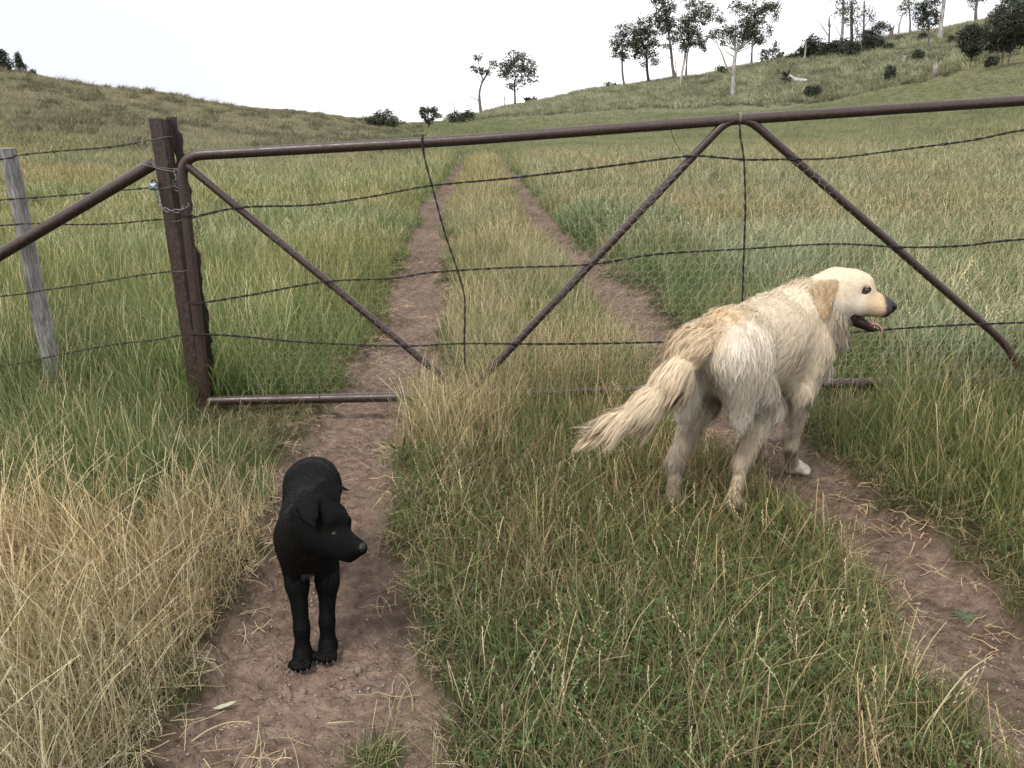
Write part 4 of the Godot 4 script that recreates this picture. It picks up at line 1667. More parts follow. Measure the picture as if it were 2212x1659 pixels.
	bone(H, at(1860, 659, hz - 0.016), at(1908, 668, hz - 0.01), 0.036, 0.0265, muz, bk + down * 0.3, 0.006, 0.0, 0.02)
	bone(H, at(1860, 659, hz + 0.02), at(1908, 668, hz + 0.015), 0.036, 0.0265, muz, bk + down * 0.3, 0.006, 0.0, 0.02)
	bone(H, at(1900, 652, hz), at(1922, 659, hz), 0.022, 0.0165, muz, bk, 0.003, 0.0, 0.015)
	# throat
	bone(H, at(1796, 668, hz), at(1806, 700, hz), 0.06, 0.04, lin(0.33, 0.285, 0.225), down + Vector3(-0.4, 0, 0), 0.035, 0.6, 0.03)
	# lower jaw, dropped open
	bone(H, at(1838, 689, hz), at(1884, 709, hz), 0.023, 0.014, jaw, bk, 0.005, 0.0, 0.015)
	bone(H, at(1838, 686, hz - 0.018), at(1885, 709, hz - 0.010), 0.013, 0.010, jaw, bk, 0.004, 0.0, 0.012)
	bone(H, at(1838, 686, hz + 0.022), at(1885, 709, hz + 0.014), 0.013, 0.010, jaw, bk, 0.004, 0.0, 0.012)
	# the eye sockets and the open mouth
	var socket := bone(H, at(1871, 625, hz - 0.058), at(1873, 626, hz - 0.062), 0.010, 0.010, face, bk, 0.0, 0.0, 0.012)
	socket.cut = true
	var gape := bone(H, at(1858, 690, hz - 0.05), at(1914, 710, hz - 0.05), 0.006, 0.013, face, bk, 0.0, 0.0, 0.006)
	gape.cut = true
	var gape2 := bone(H, at(1858, 690, hz), at(1914, 710, hz), 0.006, 0.013, face, bk, 0.0, 0.0, 0.006)
	gape2.cut = true
	var head := skin_over(H, 0.0045)
	# markings are charted on the head's own profile (forward, up) from the near eye, alike on both sides
	var brow := at(1871, 627, hz - 0.045)
	var mark := func(p: Vector3, nn: Vector3, c: Color) -> Color:
		var px := 1871.0 + (p.x - brow.x) * 616.0
		var py := 627.0 - (p.y - brow.y) * 588.0
		# dark lips along the gape and the freckled upper lip
		var gy := 672.0 + (px - 1846.0) * 0.42
		if (px > 1842.0 and px < 1902.0 and py > gy and py < 711.0 + (px - 1870.0) * 0.35) or Vector2(px - 1847.0, py - 685.0).length() < 12.0:
			return lin(0.024, 0.017, 0.019).lerp(lin(0.11, 0.05, 0.055), clampf(noise3.get_noise_3dv(p * 5000.0) * 2.0, 0, 1) if py < gy + 12.0 else 0.0)
		if px > 1862.0 and py > gy - 14.0 and py <= gy:
			return c.lerp(lin(0.14, 0.11, 0.10), clampf(0.6 - (gy - py) / 22.0 + 0.5 * noise3.get_noise_3dv(p * 9000.0), 0, 1))
		var ex := (px - 1870.0 + (py - 627.0) * 0.5) / 12.5
		var ey := (py - 627.0) / 7.0
		if ex * ex + ey * ey < 1.0:
			return lin(0.03, 0.022, 0.018)
		if px > 1904.0:
			return c.lerp(lin(0.05, 0.04, 0.04), clampf((px - 1909.0) / 9.0 + 0.4 * noise3.get_noise_3dv(p * 6000.0), 0, 1))
		return c

	var dog := thing("golden_dog", Vector3(GO.x, 0, GO.z), "large cream golden long haired dog standing in grass, looking right, mouth open", "dog")
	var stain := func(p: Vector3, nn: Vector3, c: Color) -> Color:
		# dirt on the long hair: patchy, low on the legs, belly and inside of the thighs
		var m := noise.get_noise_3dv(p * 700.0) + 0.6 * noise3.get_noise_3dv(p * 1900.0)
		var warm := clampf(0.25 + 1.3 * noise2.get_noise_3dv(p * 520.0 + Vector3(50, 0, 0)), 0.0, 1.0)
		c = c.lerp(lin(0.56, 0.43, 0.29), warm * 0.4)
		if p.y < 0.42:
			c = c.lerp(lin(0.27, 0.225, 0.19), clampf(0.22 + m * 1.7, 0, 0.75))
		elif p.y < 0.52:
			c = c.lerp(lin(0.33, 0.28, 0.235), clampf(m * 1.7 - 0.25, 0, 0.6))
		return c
	var mb := MB.new()
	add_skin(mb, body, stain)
	add_skin(mb, tail)
	add_skin(mb, head, mark)
	part("body", mb, M.skin, dog)
	mb = MB.new()
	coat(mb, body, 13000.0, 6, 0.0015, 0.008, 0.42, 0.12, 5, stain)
	# the soiled ruff below the jaw, and feathers behind the near fore leg
	for k in 420:
		var u := rng.randf()
		var o := at(lerpf(1778, 1826, u) + rng.randf_range(-8, 8), lerpf(676, 742, rng.randf()), 2.90 + 0.03 * rng.randf())
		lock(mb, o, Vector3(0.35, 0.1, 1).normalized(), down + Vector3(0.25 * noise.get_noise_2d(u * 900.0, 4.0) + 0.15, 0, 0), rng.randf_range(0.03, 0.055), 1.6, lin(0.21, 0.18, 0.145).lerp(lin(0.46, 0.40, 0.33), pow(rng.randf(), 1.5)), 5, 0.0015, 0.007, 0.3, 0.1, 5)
	for k in 160:
		var o := elbow.lerp(wrist, rng.randf_range(0.0, 0.7)) + back * 0.03 + Vector3(rng.randf_range(-0.015, 0.01), 0, 0.01)
		lock(mb, o, (back + GR * 0.6).normalized(), down + back * 0.7, rng.randf_range(0.03, 0.06), 2.2, lin(0.30, 0.26, 0.215).lerp(white, rng.randf() * 0.8), 5, 0.0015, 0.007, 0.3, 0.1, 6)
	for k in 240:
		# curls between the thighs and under the belly
		var o := gd(rng.randf_range(0.0, 0.40), rng.randf_range(0.34, 0.42), rng.randf_range(-0.06, 0.06))
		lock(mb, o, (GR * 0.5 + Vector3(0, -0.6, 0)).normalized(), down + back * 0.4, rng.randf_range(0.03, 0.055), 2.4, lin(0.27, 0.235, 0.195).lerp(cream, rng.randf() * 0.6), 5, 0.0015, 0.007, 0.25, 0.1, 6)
	part("body_hair", mb, M.fur, dog)
	mb = MB.new()
	coat(mb, tail, 22000.0, 8, 0.0019, 0.011, 0.36, 0.2, 6)
	# the feathers hanging from the underside of the tail
	for k in 560:
		var t := rng.randf_range(0.15, 0.92) * 5.0
		var s := int(t)
		var o: Vector3 = tp[s].lerp(tp[s + 1], t - s)
		var dir: Vector3 = (tp[s + 1] - tp[s]).normalized()
		var under := Vector3(rng.randf_range(-0.4, 0.4), -1, rng.randf_range(-0.4, 0.4)).normalized()
		if s < 2:
			lock(mb, o + under * tr[s] * 0.6, (under * 0.4 + Vector3(-0.2, 0, 1)).normalized(), under + dir * 0.25, rng.randf_range(0.08, 0.17), 0.9, cream.lerp(white, rng.randf()).lerp(gold, 0.25 * rng.randf()), 6, 0.0018, 0.010, 0.12, 0.25, 6)
		lock(mb, o + under * tr[s] * 0.8, (under + Vector3(0, 0, 0.4)).normalized(), dir + under * 0.35, rng.randf_range(0.08, 0.15), 0.5, cream.lerp(white, rng.randf()), 6, 0.0018, 0.009, 0.2, 0.3, 6)
	part("tail_hair", mb, M.fur, dog)
	mb = MB.new()
	var bald := func(p: Vector3, nn: Vector3) -> bool:
		var px := 1871.0 + (p.x - brow.x) * 616.0
		var py := 627.0 - (p.y - brow.y) * 588.0
		if px > 1912.0 and py < 672.0: return false
		var gy := 672.0 + (px - 1846.0) * 0.42
		if px > 1837.0 and py > gy - 1.0 and py < 713.0 + (px - 1870.0) * 0.35: return false
		return Vector2((px - 1870.0) / 13.0, (py - 627.0) / 8.0).length() > 1.0
	coat(mb, head, 42000.0, 4, 0.0015, 0.005, 0.10, 0.05, 3, mark, bald)
	part("face_hair", mb, M.fur, dog)
	# ear: a hanging flap under wavy golden hair
	for s in 2:
		var z := hz - 0.075 if s == 0 else hz + 0.085
		var ear := part("ear", MB.new_flap(
			[at(1757, 606, z + 0.016), at(1772, 603, z + 0.004), at(1790, 604, z), at(1804, 612, z + 0.006)],
			[at(1757, 640, z + 0.012), at(1769, 662, z - 0.004), at(1785, 664, z - 0.004), at(1799, 640, z + 0.006)],
			at(1779, 680, z + 0.006), 0.010, lin(0.50, 0.40, 0.28)), M.skin, dog)
		var eh := MB.new()
		for q in 620:
			var u := rng.randf()
			var w := pow(rng.randf(), 0.9)
			var o := at(lerpf(1752, 1808, u), 603.0 - 4.0 * sin(u * PI) + 6.0 * (1.0 - u), z + 0.004).lerp(at(lerpf(1768, 1792, u), lerpf(668, 660, u) + 8.0 * sin(u * PI), z - 0.004), w)
			var out := Vector3(0.5 * (u - 0.5), 0.1, 1 if s == 0 else -1).normalized()
			lock(eh, o + Vector3(0, 0, 0.009 if s == 0 else -0.009), out, Vector3(-0.15 + 1.1 * noise.get_noise_2d(u * 500.0, w * 400.0) + (0.5 - u) * 0.5 * w, -1, 0), rng.randf_range(0.026, 0.05), 2.0, lin(0.56, 0.435, 0.29).lerp(lin(0.37, 0.235, 0.13), clampf(0.4 + 1.9 * noise3.get_noise_2d(u * 600.0, w * 220.0), 0, 1)).lerp(face, clampf(1.0 - w * 5.0, 0.0, 1.0) * 0.8), 5, 0.0016, 0.0055, 0.30, 0.1, 6)
		var ehp := put("ear_hair", eh.mesh(M.fur), ear)
	# nose, eyes, tongue, teeth
	mb = MB.new()
	mb.ellipsoid(at(1922, 661, hz), cam_basis * Basis(Vector3(0.024, -0.006, 0), Vector3(0.004, 0.0195, 0), Vector3(0, 0, 0.027)), 10, 16, lin(0.01, 0.01, 0.012))
	mb.ellipsoid(at(1925, 669, hz), cam_basis * Basis(Vector3(0.009, -0.003, 0), Vector3(0.003, 0.013, 0), Vector3(0, 0, 0.013)), 8, 12, lin(0.016, 0.016, 0.02))
	part("nose", mb, M.nose, dog)
	for z in [hz - 0.040, hz + 0.045]:
		mb = MB.new()
		mb.ellipsoid(at(1871, 627, z + (-0.002 if z < hz else 0.002)), Basis().scaled(Vector3.ONE * 0.0098), 10, 14, lin(0.02, 0.012, 0.008))
		part("eye", mb, M.wet, dog)
		mb = MB.new()
		var zz: float = z - 0.010 if z < hz else z + 0.010
		mb.tube(smooth_line([at(1857, 630, zz + 0.004), at(1864, 622, zz), at(1874, 618, zz), at(1882, 624, zz)], 4), [0.0012, 0.0015, 0.0018, 0.002, 0.0022, 0.0022, 0.0022, 0.0022, 0.0022, 0.002, 0.0018, 0.0015, 0.0012], 6, lin(0.04, 0.028, 0.022))
		part("eyelid", mb, M.skin, dog)
	mb = MB.new()
	var tongue := smooth_line([at(1850, 690, hz), at(1872, 697, hz), at(1889, 699, hz), at(1899, 706, hz), at(1905, 716, hz)], 5)
	for k in tongue.size() - 1:
		pass
	tongue_strip(mb, tongue, 0.017, 0.0045, lin(0.42, 0.17, 0.19))
	part("tongue", mb, M.wet, dog)
	mb = MB.new()
	for k in 6:
		var o := at(1858 + k * 6, 696 + k * 2.6, hz - 0.018)
		mb.tube([o + Vector3(0, -0.004, 0), o + Vector3(0.001, 0.004, 0), o + Vector3(0.0, 0.0085 if k == 5 else 0.006, 0)], [0.0026, 0.0024, 0.0004], 5, lin(0.55, 0.5, 0.42))
	part("teeth", mb, M.wet, dog)
	for p in [paw, paw2]:
		keep_clear.append([p.x, p.z, 0.12])
	keep_clear.append([at(1453, 1100, 2.74).x, -2.49, 0.035])
	keep_clear.append([at(1586, 1100, 2.70).x, -2.47, 0.035])

func tongue_strip(mb: MB, line: Array, half: float, thick: float, c: Color) -> void:
	var n := line.size()
	var first := mb.v.size()
	var sides := 10
	for k in n:
		var t: Vector3 = (line[mini(k + 1, n - 1)] - line[maxi(k - 1, 0)]).normalized()
		var s := Vector3(0, 0, 1)
		s = (s - t * s.dot(t)).normalized()
		var u := s.cross(t)
		var w: float = half * (1.0 if k < n - 4 else [0.96, 0.85, 0.62, 0.15][k - n + 4])
		for q in sides:
			var a := TAU * q / sides
			var d: Vector3 = s * cos(a) * w + u * sin(a) * thick * (1.0 - 0.4 * absf(cos(a)))
			mb.vert(line[k] + d, (s * cos(a) * 0.4 + u * sin(a)).normalized(), c)
	for k in n - 1:
		for q in sides:
			var a := first + k * sides + q
			var b := first + k * sides + (q + 1) % sides
			mb.quadn(a, b, b + sides, a + sides)

# ---------------------------------------------------------------- the black dog
func make_black_dog() -> void:
	var jet := lin(0.0048, 0.0046, 0.0052)
	var down := Vector3.DOWN
	var back := Vector3(-0.175, 0, -0.985)
	var B := []
	var sl := 0.010
	# trunk from chest to croup
	bone(B, at(664, 1165, 2.06), at(668, 1120, 2.16), 0.066, 0.069, jet, back + down * 0.5, 0.014, 0.1, 0.03)
	bone(B, at(668, 1120, 2.16), at(672, 1055, 2.34), 0.069, 0.069, jet, back, sl, 0.1, 0.03)
	bone(B, at(672, 1055, 2.34), at(676, 1036, 2.43), 0.071, 0.066, jet, back, sl, 0.1, 0.03)
	bone(B, at(690, 1036, 2.43), at(690, 1030, 2.46), 0.05, 0.048, jet, back, sl, 0.1, 0.03)
	bone(B, at(655, 1040, 2.43), at(655, 1034, 2.46), 0.05, 0.048, jet, back, sl, 0.1, 0.03)
	bone(B, at(664, 1192, 2.04), at(664, 1206, 2.06), 0.056, 0.04, jet, down, 0.018, 0.4, 0.03)
	# shoulders
	bone(B, at(633, 1165, 2.06), at(637, 1215, 2.05), 0.042, 0.034, jet, down, 0.014, 0.1, 0.03)
	bone(B, at(697, 1165, 2.06), at(704, 1215, 2.05), 0.040, 0.032, jet, down, 0.014, 0.1, 0.03)
	# tail hangs behind
	bone(B, at(676, 1020, 2.48), at(676, 1050, 2.56), 0.022, 0.016, jet, down, 0.02, 0.2, 0.02)
	bone(B, at(676, 1050, 2.56), at(672, 1100, 2.60), 0.016, 0.007, jet, down, 0.02, 0.2, 0.02)
	# fore legs
	var claws := []
	for leg in [[[636, 1225], [642, 1262], [655, 1345], [654, 1412]], [[706, 1225], [708, 1258], [709, 1335], [709, 1395]]]:
		var paw := on_height(leg[3][0], leg[3][1], -0.028)
		var d := paw.distance_to(EYE)
		var z := (cam_basis.inverse() * (paw - EYE)).z * -1.0
		var wrist := paw + Vector3((leg[2][0] - leg[3][0]) * 0.0011, 0.065, -0.012)
		var elbow := at(leg[1][0], leg[1][1], z - 0.005)
		var top := at(leg[0][0], leg[0][1], z + 0.005)
		bone(B, top, elbow, 0.033, 0.0265, jet, down, 0.012, 0.1, 0.025)
		bone(B, elbow, wrist, 0.0255, 0.0185, jet, down, 0.008, 0.1, 0.02)
		bone(B, wrist, paw, 0.0185, 0.021, jet, down, 0.006, 0.0, 0.015)
		bone(B, paw, paw + Vector3(0.003, -0.002, 0.02), 0.024, 0.022, jet, Vector3(0, -0.3, 1), 0.005, 0.0, 0.012)
		for q in 4:
			var o := paw + Vector3(-0.020 + q * 0.0138, -0.007, 0.031 + (0.007 if q == 1 or q == 2 else 0.0))
			bone(B, o, o + Vector3(0, -0.003, 0.008), 0.0106, 0.0095, jet, Vector3(0, -0.3, 1), 0.004, 0.0, 0.004)
			claws.append(o + Vector3(0, -0.004, 0.016))
		keep_clear.append([paw.x, paw.z, 0.09])
	# hind legs with stifle and hock
	for leg in [[640, -1.0], [712, 1.0]]:
		var foot := on_height(leg[0], 1232, -0.03)
		var hip := at(676 + leg[1] * 22, 1060, 2.42)
		var knee := Vector3(lerpf(hip.x, foot.x, 0.5), 0.165, foot.z + 0.085)
		var hock := Vector3(foot.x, 0.10, foot.z - 0.045)
		bone(B, hip, knee, 0.052, 0.034, jet, down, sl, 0.1, 0.03)
		bone(B, knee, hock, 0.03, 0.0165, jet, down, sl, 0.1, 0.02)
		bone(B, hock, foot, 0.0165, 0.017, jet, down, 0.006, 0.0, 0.015)
		bone(B, foot, foot + Vector3(0, -0.004, 0.035), 0.02, 0.019, jet, Vector3(0, 0, 1), 0.005, 0.0, 0.015)
		keep_clear.append([foot.x, foot.z, 0.06])
	# neck
	bone(B, at(657, 1140, 2.06), at(668, 1125, 1.95), 0.062, 0.053, jet, back + down, 0.018, 0.2, 0.03)
	bone(B, at(661, 1175, 2.04), at(672, 1165, 1.95), 0.054, 0.043, jet, back + down * 1.5, 0.02, 0.3, 0.03)
	var body := skin_over(B, 0.0085)
	var H := []
	var away := Vector3(-0.8, 0.1, -0.5)
	bone(H, at(672, 1116, 1.94), at(690, 1118, 1.90), 0.050, 0.050, jet, away, 0.012, 0.1, 0.025)
	bone(H, at(692, 1118, 1.90), at(716, 1122, 1.88), 0.046, 0.038, jet, away, 0.010, 0.1, 0.025)
	bone(H, at(716, 1122, 1.855), at(741, 1128, 1.865), 0.025, 0.019, jet, away, 0.007, 0.0, 0.010)
	bone(H, at(684, 1156, 1.89), at(712, 1166, 1.865), 0.045, 0.036, jet, away + down * 0.4, 0.018, 0.2, 0.025)
	bone(H, at(738, 1160, 1.855), at(768, 1179, 1.82), 0.0235, 0.0175, jet, away, 0.004, 0.0, 0.014)
	bone(H, at(728, 1172, 1.855), at(764, 1191, 1.82), 0.0255, 0.0175, jet, away, 0.004, 0.0, 0.014)
	bone(H, at(714, 1182, 1.86), at(754, 1203, 1.83), 0.022, 0.0125, jet, away, 0.006, 0.0, 0.015)
	bone(H, at(768, 1181, 1.815), at(780, 1185, 1.805), 0.0175, 0.0145, jet, away, 0.0, 0.0, 0.01)
	var head := skin_over(H, 0.0042)
	var dog := thing("black_dog", Vector3(-0.5, 0, -1.74), "small short haired black dog on the left wheel track, head turned right", "dog")
	var mb := MB.new()
	add_skin(mb, body)
	add_skin(mb, head)
	part("body", mb, M.black_face, dog)
	mb = MB.new()
	coat(mb, head, 30000.0, 4, 0.0010, 0.003, 0.12, 0.05, 3)
	part("face_hair", mb, M.black_face, dog)
	mb = MB.new()
	coat(mb, body, 30000.0, 4, 0.0011, 0.004, 0.26, 0.05, 3)
	# the ruff on the chest stands out a little, with a few grey hairs low down
	for k in 60:
		var o := at(664 + rng.randf_range(-14, 14), 1236 + rng.randf_range(-8, 4), 2.02)
		lock(mb, o, Vector3(0, 0, 1), down, 0.022, 0.5, lin(0.035, 0.032, 0.032), 3, 0.001, 0.004, 0.2, 0.1, 3)
	part("hair", mb, M.black_coat, dog)
	var ear := part("ear", MB.new_flap(
		[at(632, 1102, 1.885), at(648, 1084, 1.875), at(668, 1074, 1.868), at(688, 1077, 1.858)],
		[at(642, 1114, 1.855), at(656, 1122, 1.835), at(670, 1129, 1.822), at(686, 1116, 1.82)],
		at(680, 1141, 1.815), 0.010, jet), M.black_face, dog)
	mb = MB.new()
	for k in 500:
		var u := rng.randf()
		var w := rng.randf()
		var o := at(lerpf(638, 687, u), lerpf(1094, 1078, u), lerpf(1.875, 1.856, u)).lerp(at(lerpf(648, 684, u), lerpf(1114, 1122, u), lerpf(1.845, 1.815, u)), w)
		lock(mb, o + Vector3(0, 0, 0.004), Vector3(0, 0.3, 1).normalized(), Vector3(0.4, -1, 0), 0.010, 0.0, jet, 3, 0.001, 0.003, 0.15, 0.0, 3)
	put("ear_hair", mb.mesh(M.black_face), ear)
	part("ear", MB.new_flap(
		[at(664, 1082, 1.95), at(686, 1082, 1.93), at(708, 1090, 1.915), at(732, 1102, 1.905)],
		[at(682, 1054, 1.955), at(700, 1041, 1.945), at(718, 1037, 1.93), at(736, 1052, 1.91)],
		at(757, 1060, 1.89), 0.012, jet), M.black_face, dog)
	mb = MB.new()
	mb.ellipsoid(at(782, 1184, 1.800), cam_basis * Basis(Vector3(0.0085, -0.005, 0), Vector3(0.004, 0.0095, 0), Vector3(0, 0, 0.011)), 10, 14, lin(0.005, 0.005, 0.006))
	part("nose", mb, M.nose, dog)
	mb = MB.new()
	mb.ellipsoid(at(722, 1153, 1.836), Basis().scaled(Vector3(0.008, 0.007, 0.008)), 10, 12, lin(0.006, 0.004, 0.003))
	part("eye", mb, M.nose, dog)
	for o in claws:
		mb = MB.new()
		mb.tube([o, o + Vector3(0, -0.002, 0.003), o + Vector3(0, -0.006, 0.005)], [0.0022, 0.0018, 0.0006], 5, lin(0.045, 0.042, 0.04))
		part("claw", mb, M.nose, dog)
	var collar := thing("dog_collar", at(680, 1205, 1.96), "thin red collar just visible under the throat of the black dog", "collar")
	mb = MB.new()
	var ring := []
	for q in 25:
		var a := TAU * q / 24.0
		ring.append(at(666 + 32.0 * cos(a), 1168 + 37.0 * sin(a), 1.985 - 0.030 * sin(a)))
	mb.tube(ring, 0.0045, 6, lin(0.30, 0.035, 0.022), false)
	part("band", mb, M.wire, collar)

# ---------------------------------------------------------------- trees on the hills
var GUM := Color(0.058, 0.068, 0.045)
var DARK_LEAF := Color(0.038, 0.045, 0.031)  # leaf colour of the darker bushes, conifers and trees

func leaf_clump(mb: MB, o: Vector3, rad: Vector3, count: int, size: float, c: Color) -> void:
	for k in count:
		var d := Vector3(rng.randfn(), rng.randfn(), rng.randfn()).normalized()
		var r := pow(rng.randf(), 0.45)
		var p := o + d * rad * r
		# sprays gather in bunches
		p += Vector3(noise.get_noise_3dv(p * 90.0), noise2.get_noise_3dv(p * 90.0), noise3.get_noise_3dv(p * 90.0)) * rad.x * 0.55
		var hang := Vector3(rng.randf_range(-1, 1), rng.randf_range(-1.1, 0.45), rng.randf_range(-1, 1)).normalized()
		var s := hang.cross(Vector3(rng.randf_range(-1, 1), rng.randf_range(-1, 1), rng.randf_range(-1, 1))).normalized()
		var l := size * rng.randf_range(0.6, 1.3)
		var nn := hang.cross(s)
		if nn.y < 0.0:
			nn = -nn
		var k2 := rng.randf_range(0.7, 1.35)
		var col := Color(c.r * k2 * rng.randf_range(0.9, 1.15), c.g * k2, c.b * k2 * rng.randf_range(0.8, 1.2))
		var i0 := mb.vert(p, nn, col)
		var i1 := mb.vert(p + hang * l * 0.5 + s * l * 0.24, nn, col)
		var i2 := mb.vert(p + hang * l, nn, col)
		var i3 := mb.vert(p + hang * l * 0.5 - s * l * 0.24, nn, col)
		mb.quadn(i0, i1, i2, i3)

# trunk, limbs and clumps are given on the survey sheet at the tree's own distance; depth is added to each
func tree(called: String, label: String, category: String, base: Array, trunk: Array, limbs: Array, clumps: Array, bark: Color, leaf: Color, density := 1.0, ridge := 128.0, group := "") -> void:
	var foot := on_land(base[0], base[1], 30.0, ridge)
	var dist := -foot.z
	var m := dist / focal * 1.05
	var t := thing(called, foot, label, category, group)
	var at2 := func(px: float, py: float, dz := 0.0) -> Vector3:
		var p := on_plane(px, py, -dist)
		# keep the foot where the land is
		return p + Vector3(0, foot.y - on_plane(base[0], base[1], -dist).y, dz)
	var mb := MB.new()
	var pts := [foot + Vector3(0, -0.3, 0)]
	var rad := [trunk[0][2] * m * 1.15]
	for p in trunk:
		pts.append(at2.call(p[0], p[1]))
		rad.append(p[2] * m)
	if pts.size() > 2:
		var fine := smooth_line(pts, 5)
		var fr := []
		for k in fine.size():
			var u := float(k) / (fine.size() - 1) * (rad.size() - 1)
			var s := mini(int(u), rad.size() - 2)
			fr.append(lerpf(rad[s], rad[s + 1], u - s))
		mb.tube(fine, fr, 7, bark)
	var ends := []
	for l in limbs:
		var lp := []
		var dz := rng.randf_range(-1, 1) * m * 18.0
		for k in l.size() - 1:
			lp.append(at2.call(l[k][0], l[k][1], dz * k / maxf(1.0, l.size() - 2)))
		var fine := smooth_line(lp, 4)
		var r0: float = l[l.size() - 1] * m
		var fr := []
		for k in fine.size():
			fr.append(r0 * (1.0 - 0.75 * k / (fine.size() - 1.0)))
		mb.tube(fine, fr, 5, bark)
		# twigs
		for q in 2:
			var o: Vector3 = fine[fine.size() - 1 - q * 2]
			mb.tube([o, o + Vector3(rng.randf_range(-1, 1), rng.randf_range(0, 1), rng.randf_range(-1, 1)) * m * 9.0], [r0 * 0.3, r0 * 0.1], 4, bark)
	var crown := MB.new()
	for c in clumps:
		var rz: float = (c[2] + c[3]) * 0.5
		var dz := rng.randf_range(-0.6, 0.6) * rz * m
		var o: Vector3 = at2.call(c[0], c[1], dz)
		# a bough into every clump
		if pts.size() > 2:
			var from: Vector3 = pts[pts.size() - 1].lerp(pts[pts.size() - 2], rng.randf() * 0.4)
			mb.tube(smooth_line([from, from.lerp(o, 0.5) + Vector3(0, -c[3] * m * 0.2, 0), o], 3), [trunk[0][2] * m * 0.28, trunk[0][2] * m * 0.24, trunk[0][2] * m * 0.2, trunk[0][2] * m * 0.17, trunk[0][2] * m * 0.13, trunk[0][2] * m * 0.1, trunk[0][2] * m * 0.06], 5, bark)
		else:
			mb.tube([foot + Vector3(rng.randf_range(-1, 1) * c[2] * m * 0.3, -0.2, 0), o], [m * 0.8, m * 0.4], 5, bark)
		var share: float = c[4] if c.size() > 4 else 1.0
		leaf_clump(crown, o, Vector3(c[2], c[3], rz) * m, int(c[2] * c[3] * 2.7 * density * share) + 30, 3.9 * m, leaf)
	if mb.v.size():
		part("trunk", mb, M.bark, t)
	if crown.v.size():
		part("crown", crown, M.leaf, t)

# dead standing stem with bare forks
func snag(label: String, base: Array, top: Array, r: float, forks: Array, c: Color) -> void:
	tree("dead_tree", label, "dead tree", base, [[base[0], base[1], r], [lerpf(base[0], top[0], 0.5) + 1, lerpf(base[1], top[1], 0.5), r * 0.75], [top[0], top[1], r * 0.25]], forks, [], c, GUM)

func bush(label: String, base: Array, blobs: Array, c: Color, density := 1.6, ridge := 128.0) -> void:
	tree("bush", label, "bush", base, [[base[0], base[1], 1.0]], [], blobs, lin(0.12, 0.10, 0.085), c, density, ridge)

